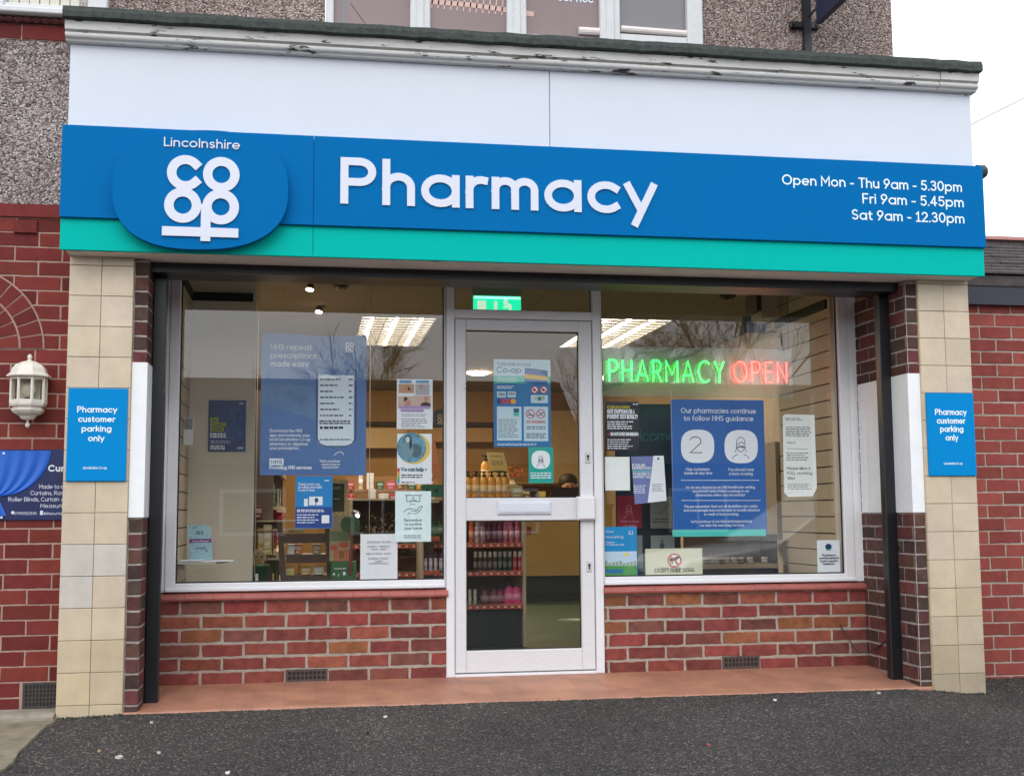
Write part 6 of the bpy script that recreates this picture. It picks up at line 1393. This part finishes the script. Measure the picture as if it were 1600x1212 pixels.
for i, z in enumerate(steps):
    x = xa+.03; ct = -1
    while x < xb-.02:
        c, cn = random.choice(pc); r_ = random.random(); ct += 1; lb_ = cn+' %s, '+ORD[ct]+' from the left on the '+['lowest', 'second', 'third', 'top'][i]+' goods table step'
        if r_ < .45: bottle(random.choice(('slim', 'squat', 'tub')), c, random.choice(((60, 40, 30), (225, 215, 190))), (x, yt+i*.16+.06, z), lb_ % 'bottle', 'gift goods on the wooden table', s=random.uniform(.55, .8))
        else: carton(random.choice((.05, .07)), .05, random.choice((.06, .09, .12)), c, (x, yt+i*.16+.06, z), lb_ % 'carton', 'gift goods on the wooden table')
        x += random.uniform(.055, .085)
flower(W(610, 790, yt-.05)[0], yt-.05, steps[1]-.02, [(50, 70, 50), (120, 90, 60), (190, 160, 110), (90, 40, 35)], 170, .13, 'dense dark foliage and dried flower display in the middle of the left window', 'dried_foliage')
flower(W(574, 790, yt-.1)[0], yt-.1, steps[1]-.04, [(200, 185, 150), (120, 90, 60), (70, 80, 70)], 70, .06, 'pale dried flower display beside the cardboard tree', 'dried_foliage')
# right part: product shelf next to door frame in left window
y = 1.7; RS = thing('product_shelf', (W(680, 880, y)[0], y, 0), 'narrow product shelf with purple capped bottles just left of the door', 'shelf unit')
xa, xb = W(658, 860, y)[0], 2.02; g = MB(); zsB = [W(680, py, y)[1] for py in (891, 838, 782)]
g.box(xa, xa+.015, y, y+.35, 0, zsB[2]); 
for z in zsB: g.box(xa+.015, xb, y+.004, y+.35, z-.012, z)
g.build('frame', M_SHW, RS); g = MB(); g.box(xa+.015, xb, y+.34, y+.35, .05, zsB[2]-.013); g.build('back_panel', M_SHB, RS)
g = MB(); [g.box(xa+.015, xb, y-.004, y+.003, z-.026, z-.001) for z in zsB[:2]]; g.build('price_strip', M_STRIP, RS)
for i, px in enumerate((666, 674, 682, 690)): bottle('slim', (205, 190, 200), (90, 50, 100), (W(px, 888, y)[0], y+.05, zsB[0]), ORD[i]+' purple capped bottle from the left on the low shelf left of the door', 'purple capped bottles left of the door', s=.55)
for i, px in enumerate((668, 678, 688)): bottle('squat', (50, 90, 60), (30, 60, 40), (W(px, 835, y)[0], y+.05, zsB[1]), ORD[i]+' dark green bottle from the left on the shelf left of the door', 'green bottles left of the door', s=.8)
g = MB(); prect(g, 659, 757, 697, 776, y, 0, .12); GB2 = tag(g.build('display_box', mat('box_green2', (.01, .17, .08), .5), origin=(2, y, zsB[2])), 'bright green open display box on the shelf top left of the door', 'display box')
g = MB(); [pell(g, px, 766, 3.2, 2.6, y-.001) for px in (668, 682, 694)]; g.build('dark_mark', cmat((40, 40, 30)), GB2)
flower(W(682, 757, y+.05)[0], y+.06, zsB[2]+.04, [(235, 215, 80), (220, 190, 60)], 70, .05, 'yellow chick like trimmings filling the bright green display box', 'yellow_trimming')
g = MB(); y = 1.9; Q = [W(*q, y) for q in ((672, 684), (679, 684), (689, 744), (676, 750))]; g.extr(Q[::-1], y, y+.004, 0, 'y'); tag(g.build('leaning_card', cmat((200, 120, 80), .6), origin=(Q[0][0], y, Q[3][1])), 'orange card leaning behind the We can help poster', 'card')
y = 3.6; g = MB(); pell(g, 688, 653, 11, 14, y, 0, 24, 3, .01); HB = tag(g.build('hanging_badge', mat('badge_dark', (.012, .025, .04), .5), origin=(2, y, 1.6)), 'dark hanging round logo badge seen just left of the door frame', 'hanging sign')
g = MB(); X0, Z0 = W(683, 663, y); X1, _ = W(697, 663, y); logo(g, (X0+X1)/2, Z0, X1-X0, y-.001, 0); g.build('logo', cmat((150, 130, 90)), HB)
# ---- behind the right window ----
y = 1.05; TB = poster('pull_up_banner', 962, 631, 1062, 912, y, mat('banner_teal_dark', (.003, .035, .065), .5, var=.2, vs=8), 'dark teal pull up banner with a chalk style Welcome behind the right window', 'banner', .004)
text('lettering', TB, [('Welcome', 968, 688, 1055, 17, .07)], cmat((40, 130, 130)), y-.001, .07)
y = .98; RD = poster('wall_poster', 964, 774, 1002.5, 825, y, mat('poster_crimson', (.32, .012, .04), .45), 'crimson Wear a face covering poster behind the lilac leaflet')
g = MB(); mask_face(g, 983, 799, 11, y-.0008, 0, .8); g.build('mask_drawing', cmat((225, 130, 140)), RD); text('lettering', RD, [('Wear a face', 969.5, 816, 998, 4, .15), ('covering', 974, 822.5, 994, 4, .15)], cmat((230, 150, 160)), y-.0012)
P = poster('wall_poster', 1016, 775, 1053, 825, y, cmat((135, 140, 130), .5), 'grey hand washing poster left of the large blue guidance poster'); g = MB(); pline(g, [(1024, 800), (1032, 803), (1046, 786)], .8, y-.0008); greek(g, 1020, 809, 1050, 817, 2, y-.0008, 0, .4); g.build('drawing', cmat((60, 65, 60)), P)
P = poster('wall_poster', 1017, 836, 1054, 870, y, cmat((135, 150, 150), .5), 'grey person symbol poster standing behind the guide dogs card'); g = MB(); pell(g, 1034.5, 845, 2.2, 2.2, y-.0008); prect(g, 1031, 848, 1038, 857, y-.0008); g.build('person_symbol', cmat((40, 90, 110)), P)
P = poster('wall_poster', 996, 836, 1004, 888, y, cmat((130, 140, 145), .5), 'thin grey sheet edge between the Now recruiting poster and the guide dogs card')
# low shelf with white tubs
y = 1.55; BS = thing('window_shelf', (W(1150, 888, y)[0], y, 0), 'pale shelf with small white tubs at the bottom of the right window', 'shelf unit')
xa, xb = W(1090, 880, y)[0], W(1216, 880, y)[0]; z = W(1150, 881, y)[1]; z2 = W(1150, 835, y)[1]
g = MB(); g.box(xa, xb, y, y+.3, z-.02, z); g.box(xa, xb, y-.006, y, z-.028, z-.001); g.build('shelf', M_SHW, BS); g = MB(); g.box(xa, xb, y+.29, y+.30, .0, W(1150, 826, y)[1]); g.build('back_panel', mat('grey_back_panel', (.17, .15, .13), .7), BS); g = MB(); g.box(xb-.01, xb+.0, y, y+.288, 0, z2); g.box(xa, xb, y+.05, y+.06, 0, z-.03); g.build('side_panel', mat('side_dark', (.05, .045, .04), .6), BS)
for i, px in enumerate((1108, 1118, 1124, 1133, 1140, 1152, 1163, 1177, 1200)):
    bottle('tub', (175, 170, 155) if i % 3 else (100, 85, 70), (225, 220, 210), (W(px, 880, y)[0], y+.06, z), ORD[i]+' small tub from the left on the pale right window shelf', 'small tubs on the right window shelf', 'tub', 'tub', .62)
y = 2.6; WM = thing('wall_dispenser', (W(1235, 680, y)[0], y, .8), 'beige cabinet with a dark panel and product hooks behind the tall paper notice', 'cabinet')
g = MB(); prect(g, 1213, 690, 1240, 860, y, 0, .3); g.build('body', mat('cabinet_beige', (.33, .28, .22), .6), WM); g = MB(); prect(g, 1218, 712, 1226, 742, y-.003, 0, .002); g.build('dark_panel', mat('screen_black'), WM)
HS = thing('hook_display', (W(1212, 700, 3.2)[0], 3.2, 0), 'dark back panel hung with small packets right of the blue guidance poster', 'display')
y = 3.2; g = MB(); prect(g, 1196, 650, 1214, 850, y, 0, .03); g.build('back_panel', mat('hook_dark', (.04, .03, .025), .8), HS); random.seed(6)
g = MB()
for k in range(26): px, py = random.uniform(1197, 1210), random.uniform(652, 760); prect(g, px, py, px+3.5, py+5, y-.01-.0004*k, k % 4)
tag(g.build('hanging_packets', [cmat(c, .6) for c in ((170, 150, 120), (70, 60, 55), (120, 110, 130), (150, 80, 60))], HS), kind='stuff')
g = MB(); y = 3.0; prect(g, 1195, 752, 1216, 778, y, 0, .1); tag(g.build('storage_box', mat('box_amber', (.40, .22, .06), .6), origin=(W(1205, 778, y)[0], y, W(1205, 778, y)[1])), 'amber wooden box right of the large blue guidance poster', 'box')
# floor decals
for i, (X, Y, r, lab) in enumerate(((2.95, 2.30, .15, 'round pale floor sticker just inside the shop door'), (2.9, 3.55, .16, 'farther pale floor sticker in front of the counter'))):
    if i == 0: X, Y = WZ(899, 967, 0)
    else: X, Y = WZ(880, 934, 0)
    g = MB(); g.lathe([(r, 0), (r, .002)], (X, Y, -.004), 32); o = tag(g.build('floor_sticker', mat('sticker_pale_green', (.16, .24, .18), .5), origin=(X, Y, -.004)), lab, 'floor sticker', 'floor stickers'); g = MB(); g.lathe([(r*.45, 0), (r*.45, .001)], (X, Y, -.0015), 20); g.build('printed_mark', mat('sticker_white', (.4, .45, .4), .5), o)

# ================= ACROSS THE ROAD (seen only mirrored in the glass) =================
g = MB(); g.box(-200, 200, -22, -14.5, -.70, -.595); tag(g.build('road', M_ASPH), kind='structure')
def house(x0, x1, y0, h, rh, cm, rm, label):
    o = thing('bungalow', ((x0+x1)/2, y0, -.6), label, 'house', 'houses across the road')
    g = MB(); g.box(x0, x1, y0-8, y0, -.7, h); g.build('wall', cm, o)
    g = MB(); g.extr([(y0+.4, h-.1), (y0-4, h+rh), (y0-8.4, h-.1)], x0-.3, x1+.3); g.build('roof', rm, o)
    x = x0+1.2
    while x < x1-2.4:
        g = MB(); g.box(x, x+1.8, y0, y0+.05, .3, 1.6); f = g.build('window', cmat((225, 225, 225)), o)
        g = MB(); g.box(x+.1, x+.86, y0+.05, y0+.06, .4, 1.5); g.box(x+.94, x+1.7, y0+.05, y0+.06, .4, 1.5); g.build('pane', mat('far_pane', (.02, .025, .03), .1), f); x += 3.6
    return o
MBR = mat('far_brick', (.16, .09, .065), .9, var=.2, vs=2); MRO = mat('far_roof', (.07, .055, .05), .9, var=.2, vs=2)
house(-24, -7, -27, 2.4, 2.75, MBR, MRO, 'leftmost bungalow across the road, mirrored in the glass'); house(-6, 9, -27, 2.4, 2.75, MBR, MRO, 'middle bungalow across the road, mirrored in the glass'); house(10.5, 30, -27, 2.4, 2.75, MBR, MRO, 'rightmost bungalow across the road, mirrored in the glass')
M_BARK = mat('bare_bark', (.07, .055, .045), .9)
def tree(x, y, h, seed, label):
    random.seed(seed); o = thing('bare_tree', (x, y, -.6), label, 'tree', 'bare winter trees across the road'); gt, gc = MB(), MB()
    def br(p, d, l, r, dep, g):
        q = p+d*l*.5+Vector((random.uniform(-.04, .04), random.uniform(-.04, .04), 0))*l; e = q+(d+Vector((0, 0, .08))).normalized()*l*.5
        g.tube([p, q, e], max(r, .005), 5 if dep > 3 else 3, 0, max(r*.62, .004))
        if dep == 0: return
        n = 3
        for i in range(n):
            a = random.uniform(0, 6.28); s_ = random.uniform(.25, .55); o2 = d.orthogonal().normalized(); o2.rotate(Matrix.Rotation(a, 3, d)); d2 = (d+o2*s_).normalized()
            br(e if i else q, d2, l*random.uniform(.62, .82), r*.58, dep-1, gc)
    br(Vector((x, y, -.7)), Vector((0, 0, 1)), h*.24, h*.0085, 7, gt)
    gt.build('trunk', M_BARK, o); gc.build('crown', M_BARK, o)
tree(2.6, -20, 8, 3, 'bare tree mirrored behind the blue prescriptions poster'); tree(11.0, -19, 11, 5, 'bare tree mirrored behind the neon sign'); tree(8.6, -23.4, 9, 8, 'farther bare tree mirrored left of the neon sign')
# parked car mirrored in the right window
CR = thing('parked_car', (6.4, -3.2, zg(6, -3.2)), 'silver parked car mirrored in the right shop window', 'car')
M_CAR = mat('silver_car_paint', (.55, .57, .60), .22, metal=.5, coat=1); cz = zg(6, -3.2)-.02
g = MB(); body = [(4.2, .35), (4.22, .62), (4.35, .78), (5.15, .90), (5.25, .92), (8.1, .93), (8.35, .85), (8.42, .60), (8.4, .33)]
for side, (ya, yb_) in enumerate(((-4.05, -2.35),)):
    lay = [(ya, .0), (ya+.08, .03), (ya+.25, .05), (yb_-.25, .05), (yb_-.08, .03), (yb_, .0)]
    n = len(body); k0 = len(g.v)
    for yy, up in lay: g.v += [(x, yy, cz+z+(up if z > .5 else 0)) for x, z in body]
    for i in range(len(lay)-1):
        for j in range(n): g.fidx([k0+i*n+j, k0+(i+1)*n+j, k0+(i+1)*n+(j+1) % n, k0+i*n+(j+1) % n])
    g.fidx(range(k0, k0+n)); g.fidx([k0+(len(lay)-1)*n+j for j in range(n)][::-1])
cab = [(5.15, .92), (5.9, 1.40), (6.3, 1.47), (7.3, 1.46), (7.85, 1.30), (8.15, .95)]; n = len(cab); k0 = len(g.v)
for yy, s_ in ((-3.98, 0), (-3.82, 1), (-2.58, 1), (-2.42, 0)): g.v += [(x, yy+((.10 if yy < -3.2 else -.10)*(z-.92)/.5 if not s_ else 0), cz+z) for x, z in cab]
for i in range(3):
    for j in range(n-1): g.fidx([k0+i*n+j, k0+(i+1)*n+j, k0+(i+1)*n+j+1, k0+i*n+j+1])
g.fidx(range(k0, k0+n)); g.fidx([k0+3*n+j for j in range(n)][::-1]); g.build('body', M_CAR, CR, True)
M_CG = mat('car_glass', (.01, .012, .015), .05)
for ya, s_ in ((-2.445, 1), (-3.955, -1)):
    for P in ([(5.45, .97), (5.98, 1.36), (6.5, 1.41), (6.5, .97)], [(6.6, .97), (6.6, 1.41), (7.25, 1.40), (7.6, 1.28), (7.75, .97)]):
        g = MB(); g.v = [(x, ya-s_*.2*(z-.92)+s_*.006, cz+z) for x, z in P]; g.fidx(range(len(P)) if s_ < 0 else list(range(len(P)))[::-1]); g.build('side_window', M_CG, CR)
for x in (5.0, 7.6):
    for ya, yb_ in ((-2.34, -2.54), (-4.06, -3.86)):
        g = MB(); P = [(x+.32*math.cos(t*.2618), cz+.32+.32*math.sin(t*.2618)) for t in range(24)]; g.extr(P, min(ya, yb_), max(ya, yb_), 0, 'y'); wl = g.build('wheel', mat('tyre_black', (.015, .015, .015), .8), CR)
        g = MB(); yy = ya+(.004 if ya > -3 else -.004); P = [(x+.20*math.cos(t*.2618), cz+.32+.20*math.sin(t*.2618)) for t in range(24)]; g.extr(P, min(yy, ya), max(yy, ya), 0, 'y'); g.build('rim', mat('alloy_rim', (.5, .5, .52), .3, metal=.9), wl)
for ya in (-2.6, -3.8): g = MB(); g.bbox(4.205, 4.36, ya-.15, ya+.15, cz+.62, cz+.76, .01); g.build('headlight', mat('lamp_clear', (.7, .72, .75), .1), CR)
